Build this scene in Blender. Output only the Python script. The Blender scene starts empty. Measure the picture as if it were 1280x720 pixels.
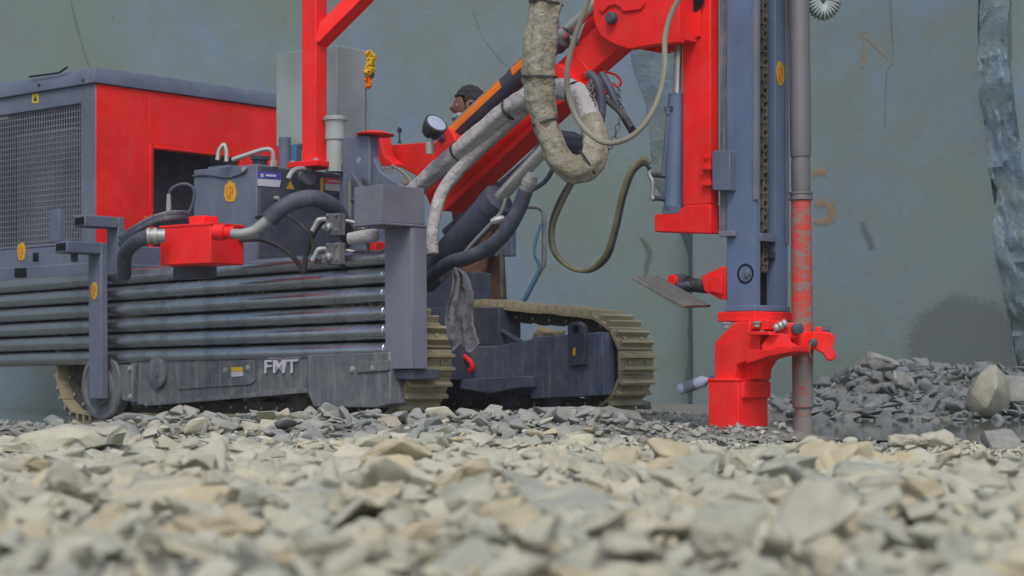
import bpy, bmesh, math, random
import numpy as np
from mathutils import Vector, Matrix, noise
R = math.radians
PI = math.pi
random.seed(7); np.random.seed(7)
SC = bpy.context.scene
COL = SC.collection

# ------------------------------------------------------------------ camera, sky, sun, exposure
F, HZ, CH = 2300.0, 455.0, 0.28            # focal length in photo pixels, horizon row, eye height
cam_d = bpy.data.cameras.new('camera')
cam = bpy.data.objects.new('camera', cam_d); COL.objects.link(cam)
cam.location = (0, 0, CH); cam.rotation_euler = (R(90), 0, 0)
cam_d.sensor_width = 36; cam_d.lens = F / 1280 * 36
cam_d.shift_y = (HZ - 360) / 1280
cam_d.clip_start = 0.05; cam_d.clip_end = 500
cam_d.dof.use_dof = True; cam_d.dof.focus_distance = 8.4; cam_d.dof.aperture_fstop = 3.8
SC.camera = cam

SUN_EL, SUN_AZ = 52, 183                   # high, behind the camera; overcast
w = bpy.data.worlds.new('World'); SC.world = w; w.use_nodes = True
nt = w.node_tree
sky = nt.nodes.new('ShaderNodeTexSky'); sky.sky_type = 'NISHITA'; sky.sun_disc = False
sky.sun_elevation = R(SUN_EL); sky.sun_rotation = R(SUN_AZ)
sky.air_density = 1.0; sky.dust_density = 3.0; sky.ozone_density = 1.0
nt.links.new(sky.outputs[0], nt.nodes['Background'].inputs[0])
nt.nodes['Background'].inputs[1].default_value = 0.13
sd = bpy.data.lights.new('sun', 'SUN'); sd.energy = 1.2; sd.angle = R(25); sd.color = (1.0, 0.96, 0.9)
sun = bpy.data.objects.new('sun', sd); COL.objects.link(sun)
_az = R(SUN_AZ)
_dir = Vector((math.sin(_az) * math.cos(R(SUN_EL)), math.cos(_az) * math.cos(R(SUN_EL)), math.sin(R(SUN_EL))))
sun.rotation_euler = _dir.to_track_quat('Z', 'Y').to_euler()
sun.location = (0, 0, 12)
vs = SC.view_settings
vs.view_transform = 'Standard'; vs.look = 'None'; vs.gamma = 1.0; vs.exposure = 0.17; vs.use_curve_mapping = False

# ------------------------------------------------------------------ materials
def new_mat(name):
    m = bpy.data.materials.new(name); m.use_nodes = True
    return m, m.node_tree, m.node_tree.nodes['Principled BSDF']

def N(t, typ, **kw):
    n = t.nodes.new(typ)
    for k, v in kw.items():
        if k in n.inputs.keys(): n.inputs[k].default_value = v
        else: setattr(n, k, v)
    return n

def coords(t, scale=(1, 1, 1)):
    tc = t.nodes.new('ShaderNodeTexCoord'); mp = t.nodes.new('ShaderNodeMapping')
    mp.inputs['Scale'].default_value = scale
    t.links.new(tc.outputs['Object'], mp.inputs['Vector'])
    return mp.outputs['Vector']

def ramp(t, fac, stops):
    r = t.nodes.new('ShaderNodeValToRGB'); e = r.color_ramp.elements
    while len(e) < len(stops): e.new(0.5)
    for k, (p, c) in enumerate(stops):
        e[k].position = p; e[k].color = (c[0], c[1], c[2], 1) if len(c) == 3 else c
    t.links.new(fac, r.inputs[0])
    return r.outputs[0]

def mix(t, fac, a, b):
    m = t.nodes.new('ShaderNodeMix'); m.data_type = 'RGBA'
    for i, s in ((0, fac), (6, a), (7, b)):
        if hasattr(s, 'is_linked') or hasattr(s, 'links'): t.links.new(s, m.inputs[i])
        else: m.inputs[i].default_value = s if i == 0 else (*s[:3], 1)
    return m.outputs[2]

def nz(t, vec, scale, detail=4, rough=0.55):
    n = N(t, 'ShaderNodeTexNoise', Scale=scale, Detail=detail, Roughness=rough)
    t.links.new(vec, n.inputs['Vector'])
    return n.outputs[0]

def bump(t, bs, h, strength, dist=0.01):
    b = N(t, 'ShaderNodeBump', Strength=strength, Distance=dist)
    t.links.new(h, b.inputs['Height']); t.links.new(b.outputs[0], bs.inputs['Normal'])

def paint(name, col, rough=0.45, dust=0.25, metal=0.0, dustcol=(0.33, 0.32, 0.28), streak=False, bmp=0.12):
    m, t, b = new_mat(name)
    v = coords(t)
    var = ramp(t, nz(t, v, 3.0, 5), [(0.3, [c * 0.8 for c in col]), (0.7, [min(1, c * 1.12) for c in col])])
    g = nz(t, v, 11.0, 8, 0.7)
    dm = ramp(t, g, [(0.42, (0, 0, 0)), (0.78, (dust, dust, dust))])
    c = mix(t, dm, var, dustcol)
    if streak:
        sv = coords(t, (38, 38, 1.6)); sn = nz(t, sv, 1.0, 4, 0.6)
        sm = ramp(t, sn, [(0.55, (0, 0, 0)), (0.70, (0.55, 0.55, 0.55))])
        c = mix(t, sm, c, dustcol)
    # rain-run dust and small chips
    rn_ = nz(t, coords(t, (24, 24, 2.2)), 1.0, 5, 0.65)
    c = mix(t, ramp(t, rn_, [(0.56, (0, 0, 0)), (0.78, (dust * .9, dust * .9, dust * .9))]), c, dustcol)
    if bmp:
        ch = nz(t, v, 75, 3, 0.5)
        c = mix(t, ramp(t, ch, [(0.735, (0, 0, 0)), (0.75, (0.7, 0.7, 0.7))]), c, (0.07, 0.06, 0.055))
    t.links.new(c, b.inputs['Base Color'])
    rr = N(t, 'ShaderNodeMapRange'); rr.inputs['To Min'].default_value = rough - 0.1; rr.inputs['To Max'].default_value = min(1, rough + 0.25)
    t.links.new(g, rr.inputs['Value']); t.links.new(rr.outputs[0], b.inputs['Roughness'])
    b.inputs['Metallic'].default_value = metal
    if bmp: bump(t, b, nz(t, v, 60, 5), bmp, 0.004)
    b.inputs['Specular IOR Level'].default_value = 0.35
    return m

M = {}
M['red'] = paint('red_paint', (0.95, 0.012, 0.010), 0.5, 0.10)
M['red2'] = paint('red_paint_worn', (0.90, 0.016, 0.012), 0.55, 0.10, bmp=0.5)
M['grey'] = paint('slate_grey_paint', (0.12, 0.145, 0.21), 0.42, 0.22)
M['greyl'] = paint('light_slate_paint', (0.175, 0.185, 0.235), 0.45, 0.2)
M['greyd'] = paint('dark_slate_paint', (0.055, 0.065, 0.10), 0.45, 0.18)
M['frame'] = paint('track_frame_paint', (0.10, 0.117, 0.14), 0.55, 0.5, streak=True)
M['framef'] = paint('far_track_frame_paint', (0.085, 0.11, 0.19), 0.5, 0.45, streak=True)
M['mastp'] = paint('mast_blue_grey_paint', (0.12, 0.175, 0.29), 0.38, 0.14)
M['black'] = paint('black_rubber', (0.022, 0.024, 0.03), 0.55, 0.25)
M['hole'] = paint('painted_shade_black', (0.010, 0.011, 0.016), 0.9, 0.03, bmp=0); M['hole'].node_tree.nodes['Principled BSDF'].inputs['Specular IOR Level'].default_value = 0.15  # near-black colour stands in for shade inside holes, slots and gaps; also lid handle
M['inner'] = paint('dusty_dark_interior', (0.10, 0.105, 0.14), 0.8, 0.3)
M['hose'] = paint('dusty_rubber_hose', (0.055, 0.066, 0.105), 0.5, 0.3)
M['steel'] = paint('zinc_steel', (0.38, 0.40, 0.40), 0.45, 0.35, metal=0.35)
M['chrome'] = paint('chrome_rod', (0.62, 0.63, 0.58), 0.22, 0.1, metal=0.75, bmp=0)
M['white'] = paint('off_white_paint', (0.36, 0.42, 0.42), 0.5, 0.25)
M['mud'] = paint('mud_caked_steel', (0.31, 0.27, 0.17), 0.85, 0.7, dustcol=(0.36, 0.34, 0.26), bmp=0.8)
M['mudd'] = paint('dark_muddy_steel', (0.07, 0.068, 0.055), 0.75, 0.6, dustcol=(0.25, 0.23, 0.17), bmp=0.8)
M['orange'] = paint('orange_reflective_tape', (0.85, 0.20, 0.012), 0.4, 0.05, bmp=0)
M['yellow'] = paint('yellow_turmeric_paste', (0.62, 0.36, 0.02), 0.8, 0.1)
M['ochre'] = paint('orange_paste', (0.55, 0.16, 0.02), 0.8, 0.1)
M['stkw'] = paint('white_sticker', (0.6, 0.6, 0.68), 0.4, 0.1, bmp=0)
M['stkb'] = paint('blue_sticker', (0.08, 0.08, 0.42), 0.4, 0.1, bmp=0)
M['stkr'] = paint('red_sticker', (0.75, 0.10, 0.04), 0.4, 0.1, bmp=0)
M['stky'] = paint('yellow_sticker', (0.72, 0.48, 0.03), 0.4, 0.1, bmp=0)
M['grn'] = paint('green_plastic', (0.02, 0.25, 0.10), 0.5, 0.1, bmp=0)
M['cable'] = paint('beige_grey_cable', (0.25, 0.24, 0.19), 0.55, 0.3)
M['olive'] = paint('dusty_olive_hose', (0.15, 0.135, 0.07), 0.6, 0.4)
M['wood'] = paint('weathered_plate', (0.10, 0.105, 0.105), 0.7, 0.5)
M['rust'] = paint('rusty_edge', (0.22, 0.10, 0.04), 0.8, 0.3)
M['bluep'] = paint('blue_plastic_hose', (0.05, 0.16, 0.30), 0.4, 0.2)
M['lens'] = paint('lamp_lens', (0.42, 0.48, 0.62), 0.12, 0.05, bmp=0)
M['flowy'] = paint('marigold_yellow', (0.75, 0.45, 0.01), 0.8, 0.0, bmp=0)
M['flowo'] = paint('marigold_orange', (0.75, 0.20, 0.01), 0.8, 0.0, bmp=0)
M['leaf'] = paint('leaf_green', (0.05, 0.13, 0.03), 0.7, 0.0, bmp=0)

def fabric(name, c1, c2, scale=9):
    m, t, b = new_mat(name); v = coords(t)
    g = nz(t, v, scale, 8, 0.7)
    t.links.new(ramp(t, g, [(0.32, c1), (0.68, c2)]), b.inputs['Base Color'])
    b.inputs['Roughness'].default_value = 0.85
    v2 = coords(t, (1, 1, 1.0))
    h = nz(t, v2, 26, 7, 0.65)
    bump(t, b, h, 1.0, 0.03)
    return m
M['wrapw'] = fabric('white_wrap_sleeve', (0.40, 0.38, 0.38), (0.58, 0.57, 0.58))
M['wrapb'] = fabric('dirty_beige_sleeve', (0.25, 0.21, 0.13), (0.46, 0.45, 0.39), 14)
M['rag'] = fabric('grey_plastic_rag', (0.30, 0.30, 0.35), (0.42, 0.42, 0.46))
M['trous'] = fabric('brown_trousers', (0.12, 0.055, 0.035), (0.22, 0.11, 0.075))
M['shirt'] = fabric('dark_blue_shirt', (0.03, 0.04, 0.08), (0.06, 0.07, 0.12))
M['hair'] = fabric('black_hair', (0.012, 0.012, 0.016), (0.035, 0.033, 0.04), 40)
M['scarf'] = fabric('pale_green_scarf', (0.25, 0.38, 0.36), (0.38, 0.5, 0.48))
m, t, b = new_mat('brown_skin'); b.inputs['Base Color'].default_value = (0.20, 0.10, 0.065, 1); b.inputs['Roughness'].default_value = 0.55; M['skin'] = m

def rod_mat(name, base, dirt, metal=0.75, rough=0.3):
    m, t, b = new_mat(name); v = coords(t)
    g = nz(t, v, 7, 8, 0.7); g2 = nz(t, v, 2.2, 3)
    c = mix(t, ramp(t, g, [(0.5, (0, 0, 0)), (0.72, (0.75, 0.75, 0.75))]), base, dirt)
    t.links.new(c, b.inputs['Base Color'])
    rr = N(t, 'ShaderNodeMapRange'); rr.inputs['To Min'].default_value = rough - 0.06; rr.inputs['To Max'].default_value = rough + 0.12
    t.links.new(g2, rr.inputs['Value']); t.links.new(rr.outputs[0], b.inputs['Roughness'])
    b.inputs['Metallic'].default_value = metal
    bump(t, b, nz(t, v, 40, 6), 0.15, 0.003)
    return m
M['rod'] = rod_mat('oiled_drill_steel', (0.44, 0.46, 0.49), (0.15, 0.15, 0.13), 0.9, 0.22)
M['rodold'] = rod_mat('worn_drill_steel', (0.20, 0.195, 0.21), (0.19, 0.165, 0.15), 0.45, 0.5)

def rod_red(name='chipped_red_rod_paint', k=0.0):
    m, t, b = new_mat(name); v = coords(t, (6, 6, 16))
    g = nz(t, v, 1.6, 8, 0.7)
    c = ramp(t, g, [(0.42 + k, (0.22, 0.19, 0.18)), (0.50 + k, (0.40, 0.09, 0.07)), (0.62 + k, (0.62, 0.045, 0.03))])
    t.links.new(c, b.inputs['Base Color']); b.inputs['Roughness'].default_value = 0.6
    wv = N(t, 'ShaderNodeTexWave', Scale=34.0, Distortion=0.6); wv.bands_direction = 'Z'
    t.links.new(coords(t), wv.inputs['Vector']); bump(t, b, wv.outputs[1], 0.25, 0.003)
    return m
M['rodred'] = rod_red()
M['rodworn'] = rod_red('mostly_bare_rod', 0.12)

def rock_mat(name, c1, c2, c3, obj_rand=False, attr=None, bumps=(30, 0.35), warm=(0.40, 0.33, 0.20)):
    m, t, b = new_mat(name); v = coords(t)
    g = nz(t, v, 5.0 if not obj_rand else 2.2, 8, 0.65)
    c = ramp(t, g, [(0.3, c1), (0.5, c2), (0.72, c3)])
    fac = None
    if obj_rand:
        fac = 'col'
    elif attr:
        a = t.nodes.new('ShaderNodeAttribute'); a.attribute_name = attr; fac = a.outputs['Fac']
    if fac is not None:
        mul = t.nodes.new('ShaderNodeObjectInfo').outputs['Color'] if fac == 'col' else ramp(t, fac, [(0.0, (0.74, 0.78, 0.80)), (0.12, (0.9, 0.92, 0.90)), (0.6, (1.0, 1.0, 0.97)), (0.9, (1.05, 1.02, 0.94)), (1.0, (1.06, 0.95, 0.78))])
        mm = t.nodes.new('ShaderNodeMix'); mm.data_type = 'RGBA'; mm.blend_type = 'MULTIPLY'; mm.inputs[0].default_value = 1
        t.links.new(c, mm.inputs[6]); t.links.new(mul, mm.inputs[7]); c = mm.outputs[2]
    st = nz(t, v, 1.3 if obj_rand else 3.3, 5)
    c = mix(t, ramp(t, st, [(0.62, (0, 0, 0)), (0.75, (0.6, 0.6, 0.6))]), c, warm)
    t.links.new(c, b.inputs['Base Color']); b.inputs['Roughness'].default_value = 0.88
    k = 0.09 if obj_rand else 1.0
    h = nz(t, v, bumps[0] * k, 9, 0.7)
    bump(t, b, h, bumps[1], 0.1 if obj_rand else 0.015)
    return m
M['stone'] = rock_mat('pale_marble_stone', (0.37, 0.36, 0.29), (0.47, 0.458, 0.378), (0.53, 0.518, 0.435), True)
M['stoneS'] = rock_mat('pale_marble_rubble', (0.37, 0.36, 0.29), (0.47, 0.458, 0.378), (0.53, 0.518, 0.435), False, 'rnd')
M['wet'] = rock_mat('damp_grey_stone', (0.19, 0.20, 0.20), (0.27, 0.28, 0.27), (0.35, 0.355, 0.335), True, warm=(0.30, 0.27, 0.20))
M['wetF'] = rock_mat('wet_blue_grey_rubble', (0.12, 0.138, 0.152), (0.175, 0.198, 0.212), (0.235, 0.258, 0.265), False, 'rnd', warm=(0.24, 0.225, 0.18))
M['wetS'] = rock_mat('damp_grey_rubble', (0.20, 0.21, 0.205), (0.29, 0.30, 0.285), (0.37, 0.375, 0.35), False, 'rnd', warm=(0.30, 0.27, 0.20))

def ground_mat():
    m, t, b = new_mat('quarry_gravel_ground'); v = coords(t)
    g = nz(t, v, 9, 9, 0.7)
    dry = ramp(t, g, [(0.3, (0.21, 0.20, 0.165)), (0.7, (0.35, 0.335, 0.28))])
    wet = ramp(t, g, [(0.3, (0.13, 0.133, 0.12)), (0.7, (0.25, 0.25, 0.23))])
    sx = t.nodes.new('ShaderNodeSeparateXYZ'); t.links.new(coords(t), sx.inputs[0])
    ad = N(t, 'ShaderNodeMath', operation='ADD'); t.links.new(sx.outputs[1], ad.inputs[0])
    n2 = nz(t, v, 1.2, 4); ml = N(t, 'ShaderNodeMath', operation='MULTIPLY'); t.links.new(n2, ml.inputs[0]); ml.inputs[1].default_value = 1.6
    t.links.new(ml.outputs[0], ad.inputs[1])
    mr = N(t, 'ShaderNodeMapRange'); mr.inputs['From Min'].default_value = 7.9; mr.inputs['From Max'].default_value = 9.0
    t.links.new(ad.outputs[0], mr.inputs['Value'])
    t.links.new(mix(t, mr.outputs[0], dry, wet), b.inputs['Base Color'])
    b.inputs['Roughness'].default_value = 0.85
    bump(t, b, nz(t, v, 38, 9, 0.75), 0.8, 0.02)
    return m
M['ground'] = ground_mat()

def water_mat():
    m, t, b = new_mat('muddy_puddle_water'); v = coords(t)
    b.inputs['Base Color'].default_value = (0.13, 0.14, 0.12, 1); b.inputs['Roughness'].default_value = 0.06
    b.inputs['IOR'].default_value = 1.33
    bump(t, b, nz(t, v, 6, 3), 0.04, 0.01)
    return m
M['water'] = water_mat()

def wall_mat(name, stain=None, dark=1.0, roughb=False):
    m, t, b = new_mat(name); v = coords(t)
    big = nz(t, v, 0.75, 3, 0.5)
    c = ramp(t, big, [(0.36, [x * dark for x in (0.150, 0.205, 0.185)]), (0.50, [x * dark for x in (0.160, 0.218, 0.24)]), (0.62, [x * dark for x in (0.152, 0.220, 0.31)])])
    fine = nz(t, v, 4.0, 9, 0.7)
    c = mix(t, ramp(t, fine, [(0.40, (0.6, 0.6, 0.6)), (0.58, (0, 0, 0))]), c, [x * dark for x in (0.15, 0.185, 0.17)])
    vs_ = coords(t, (7, 7, 0.35)); sn = nz(t, vs_, 1.0, 6, 0.6)
    c = mix(t, ramp(t, sn, [(0.60, (0, 0, 0)), (0.75, (0.35, 0.35, 0.35))]), c, [x * dark for x in (0.20, 0.228, 0.195)])
    # small dark scuffs and pits
    pv = coords(t, (1, 1, 0.6)); pn = nz(t, pv, 13, 3, 0.5)
    c = mix(t, ramp(t, pn, [(0.70, (0, 0, 0)), (0.76, (0.6, 0.6, 0.6))]), c, [x * dark for x in (0.11, 0.125, 0.12)])
    if stain:
        sx = t.nodes.new('ShaderNodeSeparateXYZ'); t.links.new(coords(t), sx.inputs[0])
        dn = nz(t, v, 5, 6, 0.7)
        tot = None
        vm = N(t, 'ShaderNodeVectorMath', operation='SUBTRACT'); t.links.new(coords(t), vm.inputs[0]); vm.inputs[1].default_value = stain[0]
        vd = N(t, 'ShaderNodeVectorMath', operation='MULTIPLY'); t.links.new(vm.outputs[0], vd.inputs[0]); vd.inputs[1].default_value = (1 / stain[1], 0.0, 1 / stain[2])
        ln = N(t, 'ShaderNodeVectorMath', operation='LENGTH'); t.links.new(vd.outputs[0], ln.inputs[0])
        ad = N(t, 'ShaderNodeMath', operation='ADD'); t.links.new(ln.outputs['Value'], ad.inputs[0])
        dg_ = nz(t, v, 42, 4, 0.8); m2 = N(t, 'ShaderNodeMath', operation='MULTIPLY_ADD'); t.links.new(dg_, m2.inputs[0]); m2.inputs[1].default_value = 1.3; t.links.new(dn, m2.inputs[2])
        ml = N(t, 'ShaderNodeMath', operation='MULTIPLY'); t.links.new(m2.outputs[0], ml.inputs[0]); ml.inputs[1].default_value = 0.55
        t.links.new(ml.outputs[0], ad.inputs[1])
        c = mix(t, ramp_range(t, ad.outputs[0], 1.36, 1.52), c, (0.075, 0.088, 0.09))
    t.links.new(c, b.inputs['Base Color']); b.inputs['Roughness'].default_value = 0.8
    bump(t, b, nz(t, v, 9 if roughb else 22, 9, 0.7), 0.9 if roughb else 0.4, 0.03 if roughb else 0.01)
    return m

def ramp_range(t, val, a, b_):
    mr = N(t, 'ShaderNodeMapRange'); mr.inputs['From Min'].default_value = a; mr.inputs['From Max'].default_value = b_
    mr.inputs['To Min'].default_value = 0.72; mr.inputs['To Max'].default_value = 0.0
    t.links.new(val, mr.inputs['Value'])
    return mr.outputs[0]

# ------------------------------------------------------------------ geometry helpers
OFF = {}
def P(px, py, Y):
    return Vector(((px - 640) / F * Y, Y, CH - (py - HZ) / F * Y))

class Frame:
    """a local frame: u to the right and nearer, v to the right and farther, z up"""
    def __init__(s, px, Y, yaw, z=0.0, pitch=0.0):
        a = R(yaw); p = R(pitch)
        s.o = Vector(((px - 640) / F * Y, Y, z))
        s.U = Vector((math.cos(a) * math.cos(p), -math.sin(a) * math.cos(p), math.sin(p)))
        s.V = Vector((math.sin(a), math.cos(a), 0)); s.W = s.U.cross(s.V)
        s.m = Matrix((s.U, s.V, s.W)).transposed()
    def __call__(s, u, v, z): return s.o + s.U * u + s.V * v + s.W * z
    def hit(s, px, py, axis, val):
        n = (s.U, s.V, s.W)[axis]; c = Vector((0, 0, CH))
        d = Vector(((px - 640) / F, 1, -(py - HZ) / F))
        k = (val - (c - s.o).dot(n)) / d.dot(n)
        q = c + d * k - s.o
        return (q.dot(s.U), q.dot(s.V), q.dot(s.W))
    def u(s, px, v=0, py=HZ): return s.hit(px, py, 1, v)[0]
    def v(s, px, u=0, py=HZ): return s.hit(px, py, 0, u)[1]
    def z(s, u, v, py):
        y = s(u, v, 0.5).y
        return (CH - (py - HZ) / F * y - s(u, v, 0).z) / s.W.z
    def rot(s): return s.m.to_4x4()

class MB:
    def __init__(s): s.v = []; s.f = []
    def add(s, vs_, fs):
        k = len(s.v); s.v += [Vector(p) for p in vs_]; s.f += [tuple(i + k for i in f) for f in fs]; return s
    def box(s, fr, u0, u1, v0, v1, z0, z1):
        c = [(u, v, z) for z in (z0, z1) for v in (v0, v1) for u in (u0, u1)]
        return s.add([fr(*p) for p in c], [(0, 2, 3, 1), (4, 5, 7, 6), (0, 1, 5, 4), (2, 6, 7, 3), (0, 4, 6, 2), (1, 3, 7, 5)])
    def loft(s, loops, cap=True):
        n = len(loops[0]); vs_ = [p for l in loops for p in l]; fs = []
        for i in range(len(loops) - 1):
            for j in range(n):
                a = i * n + j; b_ = i * n + (j + 1) % n
                fs.append((a, b_, b_ + n, a + n))
        if cap: fs += [tuple(range(n - 1, -1, -1)), tuple(range((len(loops) - 1) * n, len(loops) * n))]
        return s.add(vs_, fs)
    def prism(s, fr, poly, axis, a, b_):
        def g(p, k): return fr(k, p[0], p[1]) if axis == 0 else fr(p[0], k, p[1]) if axis == 1 else fr(p[0], p[1], k)
        return s.loft([[g(p, a) for p in poly], [g(p, b_) for p in poly]])
    def plate_px(s, fr, pix, v0, v1):
        """an outline read off the photo on the plane v0, extruded to v1"""
        q = [fr.hit(x, y, 1, v0) for x, y in pix]
        return s.prism(fr, [(p[0], p[2]) for p in q], 1, v0, v1)
    def side_px(s, fr, pix, u0, u1):
        q = [fr.hit(x, y, 0, u0) for x, y in pix]
        return s.prism(fr, [(p[1], p[2]) for p in q], 0, u0, u1)
    def tube(s, pts, r, n=10, smooth=0, wob=0.0, seed=0, ridge=0.0):
        pts = [Vector(p) for p in pts]
        rs = list(r) if hasattr(r, '__len__') else [r] * len(pts)
        if smooth:
            q, qr = [], []
            for i in range(len(pts) - 1):
                p0 = pts[max(i - 1, 0)]; p1 = pts[i]; p2 = pts[i + 1]; p3 = pts[min(i + 2, len(pts) - 1)]
                for k in range(smooth):
                    t_ = k / smooth
                    q.append(0.5 * ((2 * p1) + (p2 - p0) * t_ + (2 * p0 - 5 * p1 + 4 * p2 - p3) * t_ ** 2 + (3 * p1 - p0 - 3 * p2 + p3) * t_ ** 3))
                    qr.append(rs[i] * (1 - t_) + rs[i + 1] * t_)
            q.append(pts[-1]); qr.append(rs[-1]); pts, rs = q, qr
        loops = []; up = None
        for i, p in enumerate(pts):
            d = (pts[min(i + 1, len(pts) - 1)] - pts[max(i - 1, 0)]).normalized()
            if up is None:
                up = Vector((0, 0, 1)) if abs(d.z) < 0.9 else Vector((0, 1, 0))
            x = up.cross(d)
            if x.length < 1e-4: x = Vector((1, 0, 0)).cross(d)
            x.normalize(); y = d.cross(x).normalized(); up = y
            lp = []
            for k in range(n):
                a = 2 * PI * k / n; rr = rs[i]
                e = x * math.cos(a) + y * math.sin(a)
                if wob:
                    rr *= 1 + wob * .8 * noise.noise((p + e * 0.1) * 14 + Vector((seed, 0, 0))) + wob * 0.6 * noise.noise((p + e * 0.05) * 37) - wob * .9 * max(0, noise.noise(Vector((i * .55 + 1.2 * math.sin(a + seed), 1.3 * math.cos(a), seed)))) ** 2
                if ridge: rr *= 1 + ridge * (abs(math.cos(2.5 * (a + .25 * math.sin(i * .06 + seed)))) - .6)
                lp.append(p + e * rr)
            loops.append(lp)
        return s.loft(loops)
    def cyl(s, p0, p1, r0, r1=None, n=20):
        return s.tube([p0, p1], [r0, r0 if r1 is None else r1], n)
    def lathe(s, p0, d, prof, n=20):
        """profile of (distance along d, radius)"""
        d = Vector(d).normalized(); p0 = Vector(p0)
        x = (Vector((0, 0, 1)) if abs(d.z) < 0.9 else Vector((1, 0, 0))).cross(d).normalized(); y = d.cross(x)
        return s.loft([[p0 + d * t_ + (x * math.cos(2 * PI * k / n) + y * math.sin(2 * PI * k / n)) * max(r, 1e-4) for k in range(n)] for t_, r in prof])
    def mesh(s, name, off=Vector((0, 0, 0)), ang=38):
        me = bpy.data.meshes.new(name)
        me.from_pydata([tuple(p - off) for p in s.v], [], s.f)
        bm = bmesh.new(); bm.from_mesh(me); bmesh.ops.recalc_face_normals(bm, faces=bm.faces[:]); bm.to_mesh(me); bm.free()
        me.polygons.foreach_set('use_smooth', [True] * len(me.polygons))
        me.set_sharp_from_angle(angle=R(ang)); me.update()
        return me
    def build(s, name, mat, parent=None, bevel=0.0, kind=None, label=None, ang=38):
        off = OFF.get(parent.name, Vector((0, 0, 0))) if parent else Vector((0, 0, 0))
        me = s.mesh(name, off, ang); me.materials.append(M[mat])
        o = bpy.data.objects.new(name, me); COL.objects.link(o)
        if parent: o.parent = parent
        OFF[o.name] = off
        if bevel:
            b_ = o.modifiers.new('bevel', 'BEVEL'); b_.width = bevel; b_.segments = 2; b_.limit_method = 'ANGLE'; b_.angle_limit = R(40)
        if kind: o['kind'] = kind
        if label: o['label'] = label
        return o

def thing(name, label, cat, loc, group=None):
    o = bpy.data.objects.new(name, None); COL.objects.link(o); o.location = loc; o.empty_display_size = 0.1
    OFF[o.name] = Vector(loc)
    return tag(o, label, cat, group)
def tag(o, label=None, cat=None, group=None, kind=None):
    if label: o['label'] = label
    if cat: o['category'] = cat
    if group: o['group'] = group
    if kind: o['kind'] = kind
    return o
def put(name, me, mat4, parent):
    """one more object on shared mesh data, placed by a world matrix"""
    o = bpy.data.objects.new(name, me); COL.objects.link(o)
    if parent:
        o.parent = parent; o.matrix_local = Matrix.Translation(-OFF[parent.name]) @ mat4
    else: o.matrix_local = mat4
    return o
def fmat(fr, u, v, z, ax=None):
    m_ = fr.rot() if ax is None else ax.to_4x4()
    m_.translation = fr(u, v, z); return m_

def bolt(parent, p, d, r=0.012, h=0.01, mat='steel', name='bolt'):
    b_ = MB(); b_.lathe(Vector(p) - Vector(d).normalized() * 0.004, d, [(0, r * 1.5), (0.006, r * 1.5), (0.0061, r), (h + 0.004, r), (h + 0.006, r * 0.6)], 8)
    return b_.build(name, mat, parent)

def text_mesh(fr, body, p, size, ex, mat, parent, name, n_axis='v', bold=0.0):
    cu = bpy.data.curves.new('lettering', 'FONT'); cu.body = body; cu.size = size; cu.extrude = ex; cu.offset = bold
    cu.space_character = 1.08; cu.align_x = 'CENTER'; cu.align_y = 'CENTER'
    tmp = bpy.data.objects.new('lettering_source', cu); COL.objects.link(tmp)
    dg = bpy.context.evaluated_depsgraph_get(); dg.update()
    me = bpy.data.meshes.new_from_object(tmp.evaluated_get(dg)); bpy.data.objects.remove(tmp); bpy.data.curves.remove(cu)
    me.materials.append(M[mat])
    X, Yv = (fr.U, fr.W) if n_axis == 'v' else (fr.V, fr.W)
    m_ = Matrix((X * 1.45, Yv, X.cross(Yv))).transposed().to_4x4(); m_.translation = p
    return put(name, me, m_, parent)

# ------------------------------------------------------------------ setting: ground, water
def sstep(a, b_, x):
    t_ = min(1, max(0, (x - a) / (b_ - a))); return t_ * t_ * (3 - 2 * t_)
def gz(x, y):
    z = 0.018 * noise.noise(Vector((x * 1.1, y * 1.1, 0))) + 0.012 * noise.noise(Vector((x * 3.1, y * 3.1, 5)))
    z -= 0.05 * sstep(4.4, 6.0, y) * (1 - sstep(7.5, 8.0, y))
    z += 0.035 * math.exp(-((y - 8.0) / 0.35) ** 2) * sstep(-2.0, -1.4, x) * (1 - sstep(0.3, 0.8, x))
    z -= 0.085 * sstep(7.5, 8.2, y) * sstep(1.15, 1.5, x) * (1 - sstep(10.0, 10.8, y))
    z -= 0.055 * sstep(8.6, 9.3, y) * (1 - sstep(-1.9, -1.5, x))
    z -= 0.015 * sstep(8.0, 8.4, y)
    z += 0.26 * sstep(10.3, 12.95, y) * sstep(1.7, 2.6, x) * (0.8 + 0.5 * noise.noise(Vector((x * 1.3, y * 1.3, 9))))
    z += 0.05 * sstep(2.6, 4.2, 6.8 - y) * 0.4
    return z
xs = list(np.concatenate([np.linspace(-60, -6.5, 14), np.arange(-6, 8.01, 0.07), np.linspace(8.5, 60, 14)]))
ys = list(np.concatenate([np.linspace(-40, 0.5, 8), np.arange(0.8, 14.6, 0.07), np.linspace(15, 60, 8)]))
vv = [(x, y, gz(x, y)) for y in ys for x in xs]; nx = len(xs)
ff = [(j * nx + i, j * nx + i + 1, (j + 1) * nx + i + 1, (j + 1) * nx + i) for j in range(len(ys) - 1) for i in range(nx - 1)]
me = bpy.data.meshes.new('ground'); me.from_pydata(vv, [], ff); me.polygons.foreach_set('use_smooth', [True] * len(ff)); me.materials.append(M['ground'])
ground = bpy.data.objects.new('ground', me); COL.objects.link(ground); tag(ground, kind='structure')
for (x0, x1, y0, y1) in ((0.75, 9, 7.6, 12.9), (-12, -1.55, 8.9, 13.25)):
    b_ = MB(); fr0 = Frame(640, 1, 0); fr0.o = Vector((0, 0, 0))
    b_.add([(x0, y0, -0.036), (x1, y0, -0.036), (x1, y1, -0.036), (x0, y1, -0.036)], [(0, 1, 2, 3)])
    tag(b_.build('puddle', 'water'), kind='structure')

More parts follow.
